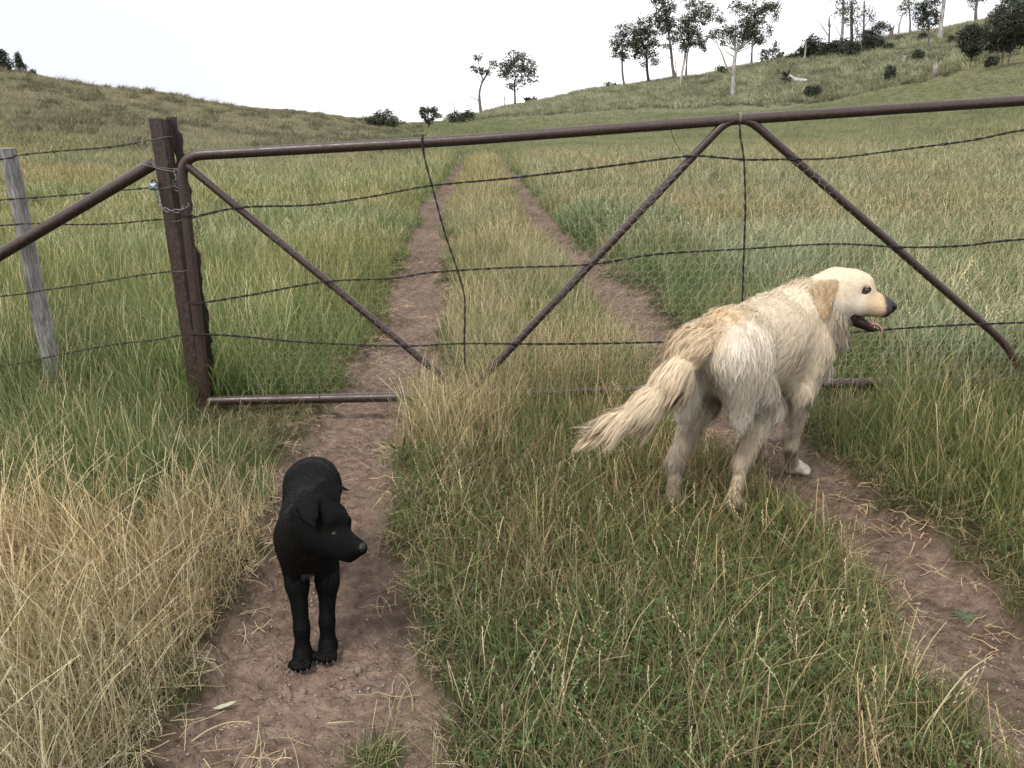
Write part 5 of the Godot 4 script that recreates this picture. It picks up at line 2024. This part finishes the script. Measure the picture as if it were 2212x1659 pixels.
func make_trees() -> void:
	var pale := lin(0.50, 0.475, 0.46)
	var mid := lin(0.24, 0.215, 0.20)
	var dark := lin(0.10, 0.085, 0.078)
	var bone_ := lin(0.45, 0.42, 0.39)
	# saddle between the hills
	bush("low wide dark tree crown behind the left end of the saddle", [826, 276], [[812, 258, 20, 11], [832, 252, 20, 13], [850, 262, 16, 9], [802, 262, 10, 8]], GUM, 1.5, 108.0)
	tree("gum_tree", "small round topped tree standing alone on the saddle skyline", "tree", [926, 276], [[926, 272, 1.6], [925, 256, 1.2], [924, 248, 1.0]], [], [[918, 238, 15, 8], [936, 238, 15, 8], [915, 250, 10, 7], [942, 252, 13, 6], [926, 258, 12, 6]], dark, GUM, 1.3, 112.0)
	bush("dark rounded bush behind two bare white snags on the saddle", [998, 266], [[990, 252, 18, 10], [1010, 247, 15, 9], [980, 258, 10, 6]], GUM, 1.5, 116.0)
	snag("thin bare white snag leaning left on the saddle skyline", [983, 264], [977, 206], 1.4, [[[983, 246], [966, 210], 0.7], [[982, 232], [990, 212], 0.6]], bone_)
	snag("thin bare white snag with crossed twigs beside the leaning gum", [1009, 258], [1018, 208], 1.0, [[[1012, 240], [1030, 226], 0.6], [[1011, 246], [998, 226], 0.5]], bone_)
	tree("gum_tree", "tall sparse gum with crooked trunk and few tufts on the saddle", "tree", [1040, 247], [[1040, 244, 3.6], [1036, 214, 2.9], [1036, 190, 2.1], [1043, 166, 1.7]], [[[1035, 212], [1018, 202], [1012, 194], 1.2], [[1043, 166], [1036, 146], [1032, 122], 1.3], [[1043, 166], [1054, 148], [1064, 132], 1.2]], [[1031, 118, 11, 8, 0.8], [1064, 132, 10, 9, 0.8], [1022, 140, 8, 6, 0.8], [1040, 146, 16, 6], [1053, 150, 10, 5, 0.7]], mid, GUM * 1.2, 1.0)
	tree("gum_tree", "round headed gum with straight thin trunk right of the sparse gum", "tree", [1113, 231], [[1113, 229, 2.2], [1112, 196, 1.7], [1112, 172, 1.3]], [[[1112, 196], [1098, 182], [1092, 170], 0.9]], [[1118, 128, 24, 17], [1096, 140, 18, 14], [1140, 146, 20, 16], [1090, 160, 17, 11, 0.8], [1112, 156, 22, 14, 0.6], [1148, 168, 14, 11, 0.8], [1106, 186, 14, 9, 0.6], [1128, 178, 14, 9, 0.5]], dark, GUM * 1.1, 1.0)
	snag("short bare snag just left of the round headed gum", [1091, 235], [1087, 188], 1.2, [[[1090, 216], [1081, 190], 0.6], [[1089, 222], [1096, 206], 0.5]], bone_)
	make_stump("root_stump", "jagged dark upturned root stump on the skyline right of the round gum", [1148, 222], 20, 20, dark, true)
	snag("tiny bare tree alone on the left skyline", [610, 238], [609, 216], 0.8, [[[609, 226], [602, 214], 0.5], [[609, 222], [618, 213], 0.5]], bone_)
	# left crest
	bush("dark bushy conifer cut by the left edge on the crest", [4, 158], [[-4, 130, 16, 20], [12, 138, 12, 14], [0, 118, 10, 12]], DARK_LEAF, 1.5, 70.0)
	tree("conifer", "pointed dark conifer second from the left edge on the crest", "tree", [40, 158], [[40, 156, 1.6], [40, 140, 1.2], [40, 122, 0.8]], [], [[40, 146, 12, 9], [40, 132, 10, 9], [39, 119, 7, 9], [39, 111, 4, 6]], dark, DARK_LEAF, 1.7, 70.0)
	bush("small dark conifer low on the left crest right of the taller two", [72, 162], [[72, 154, 9, 7], [72, 146, 5, 6]], GUM, 1.6, 71.0)
	# group on the right hill, from left to right
	bush("faint small shrub on the skyline left of the hill trees", [1322, 194], [[1316, 182, 10, 5], [1330, 184, 9, 5]], GUM * 1.5, 1.0)
	tree("gum_tree", "leftmost hill gum, oval crown on one slim pale trunk", "tree", [1349, 186], [[1349, 184, 2.4], [1345, 158, 2.2], [1344, 132, 1.9], [1344, 100, 1.2]], [], [[1340, 62, 18, 16, 0.5], [1362, 60, 18, 18, 0.55], [1332, 88, 16, 16, 0.8], [1352, 92, 18, 18], [1372, 92, 14, 16], [1330, 110, 12, 10, 0.8], [1346, 118, 14, 9], [1376, 116, 12, 12, 0.8]], mid, GUM, 1.0)
	tree("gum_tree", "dense hill gum with dark knotted trunk, second from the left", "tree", [1402, 178], [[1402, 175, 3.6], [1399, 158, 2.6], [1397, 130, 2.6], [1396, 96, 2.0]], [[[1399, 150], [1390, 146], [1382, 142], 0.8]], [[1394, 44, 16, 14, 0.8], [1380, 66, 16, 16], [1402, 68, 20, 16], [1390, 94, 20, 15], [1412, 92, 14, 13, 0.8], [1376, 84, 14, 14, 0.8], [1400, 114, 20, 10, 0.8], [1416, 130, 12, 7, 0.8], [1390, 134, 10, 5, 0.6]], dark, GUM, 1.05)
	tree("gum_tree", "tall hill gum with grey trunk flaring at its foot, third from left", "tree", [1458, 168], [[1458, 165, 4.2], [1453, 140, 2.9], [1450, 108, 2.6], [1444, 64, 2.0], [1436, 20, 1.2]], [[[1451, 122], [1440, 112], [1428, 104], 0.9]], [[1424, -14, 20, 18], [1440, 14, 22, 18], [1422, 36, 17, 14], [1446, 44, 20, 15], [1432, 58, 14, 12, 0.8], [1456, 74, 14, 14, 0.8], [1440, 96, 12, 8, 0.6]], mid, GUM, 1.1)
	snag("slim leaning dead stem close behind the tall grey gum", [1462, 168], [1455, 100], 1.1, [], mid)
	tree("gum_tree", "leaning pale stemmed gum with dark spreading crown, fourth on the hill", "tree", [1470, 194], [[1469, 190, 1.8], [1472, 164, 2.2], [1478, 132, 2.4], [1482, 104, 2.0]], [], [[1484, 46, 20, 16], [1504, 30, 16, 14, 0.8], [1478, 66, 18, 13], [1500, 70, 20, 14], [1484, 90, 18, 11], [1510, 92, 18, 10], [1476, 102, 13, 8, 0.8], [1522, 102, 9, 7, 0.7]], pale, GUM, 1.1)
	tree("gum_tree", "upright gum behind the leaning one, its crown rising higher", "tree", [1482, 166], [[1482, 163, 2.4], [1483, 138, 1.8], [1486, 110, 1.6], [1500, 60, 1.0]], [], [[1520, 42, 14, 9, 0.8], [1540, 26, 22, 14, 0.8], [1556, 40, 13, 9, 0.7], [1520, 14, 20, 14, 0.8], [1494, 6, 18, 12, 0.9]], mid, GUM * 1.5, 0.9, 131.0)
	tree("gum_tree", "big pale gum with forked white trunk nearest on the right hill", "tree", [1584, 218], [[1583, 214, 5.0], [1584, 170, 4.0], [1586, 134, 3.8], [1590, 110, 2.6]], [[[1583, 165], [1568, 142], [1558, 118], [1548, 100], [1536, 86], 2.2], [[1585, 122], [1572, 114], [1560, 100], 1.5], [[1588, 116], [1602, 98], [1608, 78], 1.9], [[1587, 112], [1586, 92], [1588, 70], 1.6], [[1582, 190], [1572, 176], [1562, 168], 1.0]],
		[[1538, 74, 13, 11, 0.6], [1560, 70, 18, 15, 0.7], [1582, 66, 16, 13, 0.85], [1586, 84, 14, 9, 0.8], [1564, 92, 10, 7, 0.6], [1612, 50, 20, 16], [1634, 48, 20, 16], [1628, 76, 22, 14], [1604, 76, 13, 11], [1644, 20, 24, 16], [1612, 18, 18, 14, 0.7], [1670, 14, 18, 13, 0.8], [1676, 34, 9, 12, 0.5], [1664, 66, 10, 12, 0.5], [1590, 14, 16, 14, 0.6], [1640, 90, 13, 7, 0.6]], pale, GUM * 1.05, 1.1, 95.0)
	tree("gum_tree", "slender gum partly hidden behind the big pale gum's right side", "tree", [1623, 142], [[1623, 138, 2.6], [1624, 116, 1.8], [1625, 92, 1.4]], [[[1624, 120], [1614, 112], [1610, 108], 0.7], [[1624, 110], [1630, 96], 0.7]], [[1622, 74, 16, 14, 0.8], [1640, 84, 12, 9, 0.6]], mid, GUM, 1.0, 131.0)
	bush("small dark shrub half hidden by the big pale gum trunk", [1560, 150], [[1556, 137, 10, 6], [1570, 144, 9, 6, 0.7]], GUM * 1.1, 1.4, 126.0)
	tree("small_tree", "small open tree on the skyline right of the big pale gum", "tree", [1666, 132], [[1666, 130, 1.2], [1668, 120, 0.9], [1670, 112, 0.7]], [], [[1652, 112, 12, 8, 0.8], [1672, 108, 12, 9, 0.7], [1686, 116, 9, 7, 0.9], [1650, 122, 12, 5, 0.7], [1680, 122, 10, 5, 0.7], [1676, 92, 10, 8, 0.4]], dark, GUM, 1.2, 130.0)
	# thicket along the skyline
	bush("low dark thicket bush at the left end of the skyline hedge", [1724, 130], [[1714, 122, 14, 8], [1730, 116, 16, 12], [1704, 126, 8, 5]], DARK_LEAF * 1.1, 1.7, 124.0)
	bush("taller dark thicket bush second along the skyline hedge", [1760, 124], [[1752, 96, 20, 16], [1768, 108, 18, 14], [1742, 108, 12, 12]], DARK_LEAF, 1.7, 124.0)
	bush("broad dark thicket bush in the middle of the skyline hedge", [1800, 124], [[1790, 106, 20, 15], [1808, 100, 18, 14], [1778, 114, 14, 10]], DARK_LEAF, 1.7, 123.0)
	bush("rounded dark bush in front of the skyline hedge's pale gum", [1840, 130], [[1838, 106, 21, 20], [1832, 118, 16, 12], [1850, 112, 14, 12]], DARK_LEAF, 1.8, 122.0)
	bush("dark spreading wattle rising at the right end of the hedge", [1884, 116], [[1876, 98, 18, 16], [1894, 90, 16, 15], [1886, 68, 16, 8], [1908, 56, 18, 8, 0.8], [1870, 76, 10, 8, 0.8]], DARK_LEAF * 1.05, 1.6, 124.0)
	snag("short white dead stem at the left end of the hedge", [1737, 132], [1741, 82], 1.8, [], bone_)
	snag("tall bare grey tree with raised arms behind the hedge", [1791, 92], [1793, 18], 2.4, [[[1790, 60], [1776, 34], [1768, 24], 1.2], [[1792, 48], [1802, 28], 1.2], [[1791, 40], [1786, 16], 0.9]], mid)
	tree("gum_tree", "tall white trunked gum standing in front of the hedge", "tree", [1818, 118], [[1818, 116, 3.8], [1819, 80, 3.0], [1821, 40, 2.6], [1822, -10, 2.0]], [[[1819, 84], [1806, 62], [1800, 50], 1.0], [[1820, 60], [1832, 40], 1.0]], [[1812, 22, 16, 18, 0.3], [1832, 10, 18, 20, 0.35], [1806, -14, 18, 16, 0.5], [1830, 46, 10, 12, 0.25]], pale, GUM * 1.7, 0.9, 124.0)
	tree("gum_tree", "dark trunked thin gum behind the hedge, right of the white gum", "tree", [1842, 88], [[1842, 84, 3.2], [1841, 50, 2.8], [1841, -10, 2.2]], [], [[1850, 26, 12, 24, 0.3], [1838, 8, 14, 18, 0.4], [1854, 58, 8, 14, 0.25]], dark, GUM * 1.5, 0.9, 126.0)
	tree("gum_tree", "straight grey gum pole rising above the wattle", "tree", [1866, 86], [[1866, 82, 2.2], [1867, 40, 1.8], [1868, -10, 1.4]], [[[1867, 50], [1876, 30], [1880, 12], 0.9]], [[1874, 12, 12, 14, 0.3], [1884, 30, 9, 12, 0.25]], mid, GUM * 1.7, 0.9, 127.0)
	tree("gum_tree", "thin forked gum pole just right of the hedge on the skyline", "tree", [1941, 82], [[1941, 78, 1.8], [1943, 54, 1.5], [1950, 28, 1.0]], [[[1942, 60], [1938, 40], 0.7]], [[1950, 18, 12, 12, 0.3], [1962, 8, 12, 12, 0.4]], pale, GUM * 1.6, 0.9, 128.0)
	tree("gum_tree", "slim gum pole, the right one of the pair beyond the hedge", "tree", [1965, 78], [[1965, 76, 2.0], [1966, 44, 1.5], [1962, 0, 1.1]], [], [[1962, 16, 14, 16, 0.3], [1968, -8, 14, 10, 0.5]], mid, GUM * 1.6, 0.9, 128.0)
	tree("gum_tree", "dark leafy tree with slim trunk left of the thick white trunk", "tree", [2008, 118], [[2008, 114, 2.0], [2006, 84, 1.6], [2006, 54, 1.2]], [], [[1990, 14, 14, 9], [2008, 6, 18, 10], [1992, 34, 16, 10], [2012, 30, 18, 12], [1984, 48, 9, 7, 0.8], [2004, 54, 14, 8, 0.8], [2022, 44, 9, 9, 0.8]], mid, DARK_LEAF * 1.3, 1.2, 124.0)
	tree("gum_tree", "thick bare white gum trunk leaving the top of the picture", "tree", [2030, 88], [[2030, 84, 5.2], [2033, 50, 3.6], [2039, 6, 3.0], [2044, -50, 2.4]], [], [[2046, -60, 26, 18]], lin(0.5, 0.475, 0.46), GUM, 1.0, 126.0)
	tree("gum_tree", "grey forked gum on the skyline above the dark corner trees", "tree", [2108, 52], [[2108, 48, 3.4], [2108, 24, 2.6], [2112, -10, 1.8]], [[[2108, 28], [2098, 12], 1.0]], [[2100, 4, 12, 12, 0.4], [2118, -8, 16, 12, 0.6]], mid, GUM * 1.4, 1.0, 128.0)
	tree("dark_tree", "round dark tree left of the group in the upper right corner", "tree", [2098, 138], [[2098, 134, 2.4], [2099, 118, 1.8], [2100, 104, 1.4]], [], [[2094, 80, 22, 20], [2112, 84, 18, 20], [2090, 104, 18, 16], [2108, 108, 18, 14], [2102, 64, 16, 12]], dark, DARK_LEAF * 0.9, 1.7, 112.0)
	tree("dark_tree", "large dark drooping tree with slim grey stems at the right edge", "tree", [2164, 148], [[2164, 142, 2.4], [2168, 110, 2.0], [2172, 80, 1.6]], [[[2176, 144], [2184, 100], [2190, 76], 1.8]], [[2150, 62, 26, 24], [2180, 52, 26, 24], [2148, 90, 22, 20], [2178, 90, 26, 22], [2208, 70, 24, 30], [2166, 34, 24, 18], [2200, 28, 26, 20], [2232, 50, 24, 40]], mid, DARK_LEAF, 1.5, 110.0)
	tree("gum_tree", "olive crowned gum rising behind the dark corner tree", "tree", [2190, 60], [[2190, 50, 2.4], [2188, 20, 1.8]], [], [[2164, 22, 16, 12, 0.8], [2182, 6, 20, 14], [2204, 8, 18, 14], [2150, 34, 12, 8, 0.7]], mid, GUM * 1.2, 1.2, 129.0)
	# scattered shrubs below the trees
	var small := [[1754, 214, 16, 15, "dense dark shrub below the fallen log on the right hill"], [1921, 174, 12, 15, "dark shrub halfway up the right hill, right of the log"], [1921, 114, 10, 11, "small dark shrub just below the skyline wattle"], [1947, 94, 9, 8, "small dark shrub on the skyline beside the thin gum poles"], [1993, 90, 9, 9, "tiny dark shrub left of the thick white trunk"], [1980, 132, 10, 12, "small brownish shrub below the dark leafy tree"], [2140, 144, 12, 12, "small shrub at the foot of the dark corner trees"], [2054, 94, 8, 8, "tiny shrub just right of the thick white trunk"]]
	for q in small:
		bush(q[4], [q[0], q[1]], [[q[0], q[1] - q[3] * 1.1, q[2], q[3]], [q[0] - q[2] * 0.4, q[1] - q[3] * 0.7, q[2] * 0.6, q[3] * 0.6]], DARK_LEAF * 1.15, 2.0, 128.0)
	# stumps and the fallen log
	make_stump("tree_stump", "pale tall stump with charred top right of the hillside shrubs", [2020, 164], 5, 28, bone_, false)
	make_stump("tree_stump", "small pale stump on the right hill below the skyline poles", [1952, 136], 4, 14, bone_, false)
	make_stump("tree_stump", "tiny pale stump below the wattle on the right hill", [1892, 136], 3, 12, bone_, false)
	make_stump("tree_stump", "grey broken stump on the skyline right of the wattle", [1925, 84], 4, 22, mid, false)
	var p := on_land(1716, 182, 30.0, 128.0)
	var m := -p.z / focal
	var t := thing("fallen_log", p, "fallen white log with dark root plate on the right hillside", "log")
	var mb := MB.new()
	var a := on_plane(1702, 164, p.z)
	var b := on_plane(1742, 176, p.z)
	mb.tube(finer(smooth_line([a, a.lerp(b, 0.4) + Vector3(0, -m * 4.0, 0), b]), 0.3), m * 5.6, 8, lin(0.58, 0.56, 0.56), true, noise3, 0.12)
	part("stem", mb, M.bark, t)
	mb = MB.new()
	for k in 26:
		var d := Vector3(rng.randf_range(-1.3, 0.5), rng.randf_range(-0.8, 1), rng.randf_range(-1, 1)).normalized()
		mb.tube([a, a + d * m * 6.0, a + d * m * rng.randf_range(9, 18) + Vector3(rng.randf_range(-1, 1), rng.randf_range(-1, 1), 0) * m * 4.0], [m * 3.4, m * 2.0, m * 0.5], 5, lin(0.07, 0.06, 0.055))
	part("root_plate", mb, M.bark, t)

func make_stump(called: String, label: String, base: Array, half: float, high: float, c: Color, jagged: bool) -> void:
	var foot := on_land(base[0], base[1], 30.0, 126.0)
	var m := -foot.z / focal
	var t := thing(called, foot, label, "stump")
	var mb := MB.new()
	var lean := Vector3(rng.randf_range(-0.05, 0.05), 0, 0)
	if jagged:
		for k in 16:
			var d := Vector3(rng.randf_range(-1, 1), rng.randf_range(0.1, 1), rng.randf_range(-0.6, 0.6)).normalized()
			mb.tube([foot + Vector3(rng.randf_range(-1, 1) * half * m * 0.4, -0.2, 0), foot + d * high * m * 0.6, foot + d * high * m * rng.randf_range(0.8, 1.2)], [half * m * 0.28, half * m * 0.2, half * m * 0.03], 5, c)
	else:
		mb.tube(finer([foot + Vector3(0, -0.3, 0), foot + Vector3(0, high * m * 0.5, 0) + lean, foot + Vector3(0, high * m, 0) + lean * 2.0], 0.2), half * m, 8, c, true, noise3, 0.15)
		mb.tube([foot + Vector3(half * m * 0.5, high * m * 0.9, 0), foot + Vector3(half * m * 0.8, high * m * 1.25, 0)], [half * m * 0.4, half * m * 0.1], 5, lin(0.08, 0.07, 0.065))
	part("stem", mb, M.bark, t)

# ---------------------------------------------------------------- small things on the ground
func lump(mb: MB, o: Vector3, r: Vector3, c: Color, sd: float) -> void:
	var rings := 9
	var segs := 14
	var first := mb.v.size()
	for y in rings + 1:
		for s in segs:
			var la := PI * y / rings
			var lo := TAU * s / segs
			var d := Vector3(sin(la) * cos(lo), cos(la), sin(la) * sin(lo))
			var k := 1.0 + 0.35 * noise.get_noise_3dv(d * 70.0 + Vector3(sd, 0, 0)) + 0.16 * noise3.get_noise_3dv(d * 210.0 + Vector3(0, sd, 0))
			var tone := 1.0 + 0.5 * noise2.get_noise_3dv(d * 160.0 + Vector3(sd, sd, 0))
			mb.vert(o + d * r * k, (d / r).normalized(), Color(c.r * tone, c.g * tone, c.b * tone))
	for y in rings:
		for s in segs:
			var a := first + y * segs + s
			var b := first + y * segs + (s + 1) % segs
			mb.quadn(a, b, b + segs, a + segs)

func make_rock(px: float, py: float, r: Vector3, label: String) -> void:
	var o := on_flat(px, py)
	o.y = ground_y(o.x, o.z)
	var mb := MB.new()
	lump(mb, Vector3(0, r.y * 0.35, 0), r, lin(0.20, 0.165, 0.14), px)
	var t := put("rock", mb.mesh(M.pebble))
	t.position = o
	tag(t, label, "rock", "half buried rocks left of the track")

func lying_stem(called: String, label: String, category: String, pts: Array, w: float, c: Color, head: int) -> void:
	var line := []
	for p in pts:
		var o := on_flat(p[0], p[1])
		var g := on_height(p[0], p[1], ground_y(o.x, o.z) + (p[2] if p.size() > 2 else 0.006))
		line.append(g)
	var t := thing(called, line[0], label, category)
	var mb := MB.new()
	var fine := smooth_line(line, 5)
	var rad := []
	for k in fine.size():
		rad.append(w * (1.0 - 0.6 * k / fine.size()))
	mb.tube(fine, rad, 5, c)
	part("stalk", mb, M.grass, t)
	if head > 0:
		mb = MB.new()
		rye_head(mb, [fine[0], fine[fine.size() - 1 - head], fine[fine.size() - 1]], 1.3, 9, 0.014, c)
		part("seed_head", mb, M.grass, t)

func make_small_things() -> void:
	make_rock(374, 962, Vector3(0.055, 0.035, 0.045), "low grey rock half buried in dry grass left of the track")
	make_rock(458, 984, Vector3(0.05, 0.03, 0.04), "brown rock beside the dry grass, nearer the track than the other")
	# curled pale leaf
	var o := on_flat(479, 1491)
	o.y = ground_y(o.x, o.z) + 0.008
	var t := thing("fallen_leaf", o, "pale curled leaf lying on the earth left of the black dog", "leaf")
	var mb := MB.new()
	var first := 0
	for k in 9:
		var u := k / 8.0
		var w := 0.0085 * sin(PI * clampf(u, 0.03, 0.97)) * (1.0 + 0.25 * sin(u * 9.0))
		var mid := Vector3(lerpf(-0.024, 0.026, u), 0.004 + 0.006 * u * u, lerpf(0.008, -0.01, u))
		var side := Vector3(0.35, 0, 1).normalized()
		for e in [-1.0, 0.0, 1.0]:
			mb.vert(mid + side * w * e + Vector3(0, 0.004 * absf(e), 0), Vector3(0, 1, -0.3 * e).normalized(), lin(0.42, 0.43, 0.32) if e != 0.0 else lin(0.5, 0.5, 0.38))
		if k > 0:
			var a := (k - 1) * 3
			mb.quadn(a, a + 1, a + 4, a + 3)
			mb.quadn(a + 1, a + 2, a + 5, a + 4)
	var lf := put("blade", mb.mesh(M.grass), t)
	mb = MB.new()
	mb.tube([Vector3(-0.024, 0.004, 0.008), Vector3(-0.034, 0.003, 0.010)], [0.0012, 0.0008], 4, lin(0.4, 0.38, 0.26))
	put("leaf_stalk", mb.mesh(M.grass), t)
	lying_stem("straw_stem", "long pale straw with seed head lying left of the fallen leaf", "straw", [[316, 1487], [370, 1484, 0.012], [430, 1481, 0.014], [486, 1484]], 0.0022, lin(0.46, 0.38, 0.25), 4)
	lying_stem("straw_stem", "bent dead straw lying on earth at the bottom left of track", "straw", [[414, 1602], [452, 1576, 0.012], [498, 1560, 0.014], [541, 1560, 0.01]], 0.0026, lin(0.46, 0.38, 0.25), 3)
	lying_stem("straw_stem", "short straw lying on earth below the black dog's paws", "straw", [[708, 1562], [736, 1560, 0.01], [766, 1558]], 0.0018, lin(0.5, 0.42, 0.3), 2)
	# long arching stem at the lower right
	var a := on_flat(1976, 1640)
	var st := thing("grass_stem", a, "long pale arching grass stem at the lower right corner", "grass stem")
	mb = MB.new()
	var line := smooth_line([a + Vector3(0, -0.02, 0), at(2000, 1580, 1.62), at(2046, 1504, 1.62), at(2092, 1450, 1.63), at(2142, 1416, 1.64)], 5)
	var rad := []
	for k in line.size():
		rad.append(0.0019 * (1.0 - 0.5 * k / line.size()))
	mb.tube(line, rad, 5, lin(0.44, 0.39, 0.25))
	part("stalk", mb, M.grass, st)
	mb = MB.new()
	rye_head(mb, [line[0], line[line.size() - 4], line[line.size() - 1]], 1.2, 11, 0.012, lin(0.46, 0.42, 0.30))
	part("seed_head", mb, M.grass, st)
	# reddish dead weed at the left edge
	o = on_flat(18, 1215)
	t = thing("dead_weed", o, "reddish brown dead weed at the left edge of the dry grass", "weed")
	mb = MB.new()
	for k in 240:
		var root := o + Vector3(rng.randf_range(-0.10, 0.09), 0, rng.randf_range(-0.10, 0.10))
		var c := vary(lin(0.30, 0.165, 0.125), 0.25)
		var pts := blade(mb, root, rng.randf_range(0.05, 0.13), rng.randf_range(0.2, 1.4), 0.0022, c, c, 4, 0.2)
		for q in 5:
			var e: Vector3 = pts[2 + q % 3] + Vector3(rng.randf_range(-1, 1), rng.randf_range(-0.3, 1), rng.randf_range(-1, 1)) * 0.012
			mb.strip([pts[2 + q % 3], e], Vector3(0.7, 0, 0.7), 0.0035, Vector3(0, 1, 0.2).normalized(), c, c, 0.7)
	part("stems", mb, M.grass, t)
	# flat rosette on the right track
	for w in [[2093, 1288, 0.04, "small flat weed rosette growing on the right wheel track"], [2085, 1300, 0.0, ""]]:
		if w[2] == 0.0:
			continue
		o = on_flat(w[0], w[1])
		o.y = ground_y(o.x, o.z)
		t = thing("weed_rosette", o, w[3], "weed")
		for k in 15:
			mb = MB.new()
			var an := TAU * k / 15.0 + rng.randf_range(-0.2, 0.2)
			var d := Vector3(cos(an), 0.25, sin(an))
			var s := Vector3(-sin(an), 0, cos(an))
			var l: float = w[2] * rng.randf_range(0.6, 1.1)
			var c := vary(lin(0.085, 0.11, 0.065), 0.25)
			for q in 5:
				var u := q / 4.0
				var m := d * l * u + Vector3(0, -0.25 * l * u * u + 0.004, 0)
				var hw := 0.0048 * sin(PI * (0.12 + 0.86 * u))
				mb.vert(m - s * hw + Vector3(0, 0.002, 0), Vector3.UP, c)
				mb.vert(m + s * hw + Vector3(0, 0.002, 0), Vector3.UP, c)
				if q > 0:
					var i := (q - 1) * 2
					mb.quadn(i, i + 1, i + 3, i + 2)
			put("leaf", mb.mesh(M.grass), t)
	# sedges standing above the paddock grass
	for w in [[62, 468, 0.16, 0.50, "dark sedge clump behind the grey timber post"], [500, 470, 0.20, 0.36, "low dark sedge clump just right of the gate post"], [2190, 362, 0.45, 0.55, "dark sedge clump in the paddock at the right edge"], [2150, 345, 0.35, 0.4, "smaller sedge clump left of the right edge one"]]:
		o = on_flat(w[0], w[1])
		o.y = ground_y(o.x, o.z)
		t = thing("sedge_clump", o, w[4], "sedge", "sedge clumps in the paddock")
		mb = MB.new()
		for k in 520:
			var an := rng.randf() * TAU
			var rr: float = w[2] * sqrt(rng.randf())
			var c := vary(lin(0.095, 0.105, 0.065), 0.3)
			blade(mb, o + Vector3(cos(an) * rr, -0.02, sin(an) * rr * 0.7), w[3] * rng.randf_range(0.5, 1.05), rng.randf_range(0.05, 0.7), 0.006, c, vary(lin(0.16, 0.15, 0.095), 0.25), 4, 0.15)
		part("blades", mb, M.grass, t)
	# small green tuft alone on the left track
	for k in 10:
		var c := on_flat(812 + rng.randf_range(-26, 26), 1596 + rng.randf_range(-14, 14))
		sow("short", Vector3(c.x, ground_y(c.x, c.z), c.z), rng.randf_range(0.45, 0.7), Color(0.95, 1.05, 0.9))
	# pebbles and crumbs of earth
	mb = MB.new()
	lump(mb, Vector3.ZERO, Vector3(1, 0.7, 0.9), Color(1, 1, 1), 5.0)
	var mm := MultiMesh.new()
	mm.transform_format = MultiMesh.TRANSFORM_3D
	mm.use_colors = true
	mm.mesh = mb.mesh(M.pebble)
	var at_ := []
	for k in 26000:
		var z := -lerpf(1.0, 8.0, pow(rng.randf(), 1.3))
		var x := rng.randf_range(-1.2, 1.8)
		if bare(x, z) > -0.005:
			continue
		var r := 0.0012 + 0.0042 * pow(rng.randf(), 3.0)
		if rng.randf() < 0.01:
			r *= 2.2
		at_.append(Transform3D(Basis.from_euler(Vector3(rng.randf() * 6, rng.randf() * 6, rng.randf() * 6)).scaled(Vector3.ONE * r), Vector3(x, ground_y(x, z) + r * 0.25, z)))
	mm.instance_count = at_.size()
	for k in at_.size():
		mm.set_instance_transform(k, at_[k])
		var c := lin(0.17, 0.125, 0.105).lerp(lin(0.30, 0.24, 0.21), rng.randf() * rng.randf())
		mm.set_instance_color(k, c)
	var mi := MultiMeshInstance3D.new()
	mi.name = "gravel"
	mi.multimesh = mm
	tag(mi, "fine gravel and crumbs of earth scattered over the wheel tracks", "gravel", "", "stuff")
	add_child(mi)

func make_sky() -> void:
	var cam := Camera3D.new()
	cam.name = "camera"
	cam.fov = FOV
	cam.near = 0.05
	cam.far = 2000.0
	cam.transform = Transform3D(cam_basis, EYE)
	add_child(cam)
	cam.current = true
	# bright even overcast: thin cloud with slightly greyer and bluer gaps all round
	var w := 1024
	var h := 512
	var f := FastNoiseLite.new()
	f.seed = 14
	f.frequency = 1.1
	f.fractal_octaves = 4
	var im := Image.create(w, h, false, Image.FORMAT_RGBF)
	for y in h:
		var el := PI * (0.5 - (y + 0.5) / h)
		for x in w:
			var az := TAU * (x + 0.5) / w
			var d := Vector3(cos(el) * sin(az), sin(el) * 1.7, -cos(el) * cos(az))
			var t := clampf(0.62 + f.get_noise_3dv(d * 1.3 + Vector3(338.18, 100.54, 210.22)) * 1.25, 0.0, 1.0)
			var c := Color(0.36, 0.375, 0.43).lerp(Color(0.80, 0.81, 0.82), smoothstep(-0.1, 0.42, t))
			im.set_pixel(x, y, c)
	var pano := PanoramaSkyMaterial.new()
	pano.panorama = ImageTexture.create_from_image(im)
	var sky := Sky.new()
	sky.sky_material = pano
	var env := Environment.new()
	env.background_mode = Environment.BG_SKY
	env.sky = sky
	env.tonemap_mode = Environment.TONE_MAPPER_LINEAR
	env.tonemap_exposure = 2.1
	env.sdfgi_enabled = true
	env.ssao_enabled = true
	env.ssil_enabled = true
	var we := WorldEnvironment.new()
	we.name = "environment"
	we.environment = env
	add_child(we)
	var sun := DirectionalLight3D.new()
	sun.name = "sun"
	sun.light_energy = 0.5
	sun.light_angular_distance = 14.0
	sun.light_color = Color(1.0, 0.97, 0.92)
	sun.shadow_enabled = true
	sun.rotation_degrees = Vector3(-58, -35, 0)
	add_child(sun)

func _ready() -> void:
	rng.seed = 20240611
	noise.seed = 3
	noise.frequency = 0.01
	noise2.seed = 7
	noise2.frequency = 0.01
	noise2.fractal_octaves = 3
	noise3.seed = 11
	noise3.frequency = 0.01
	make_sky()
	make_materials()
	survey()
	make_ground()
	print("ground ", Time.get_ticks_msec())
	make_kinds()
	make_gate()
	make_trees()
	make_golden_dog()
	make_black_dog()
	make_small_things()
	print("things ", Time.get_ticks_msec())
	make_grass()
	print("grass ", Time.get_ticks_msec())
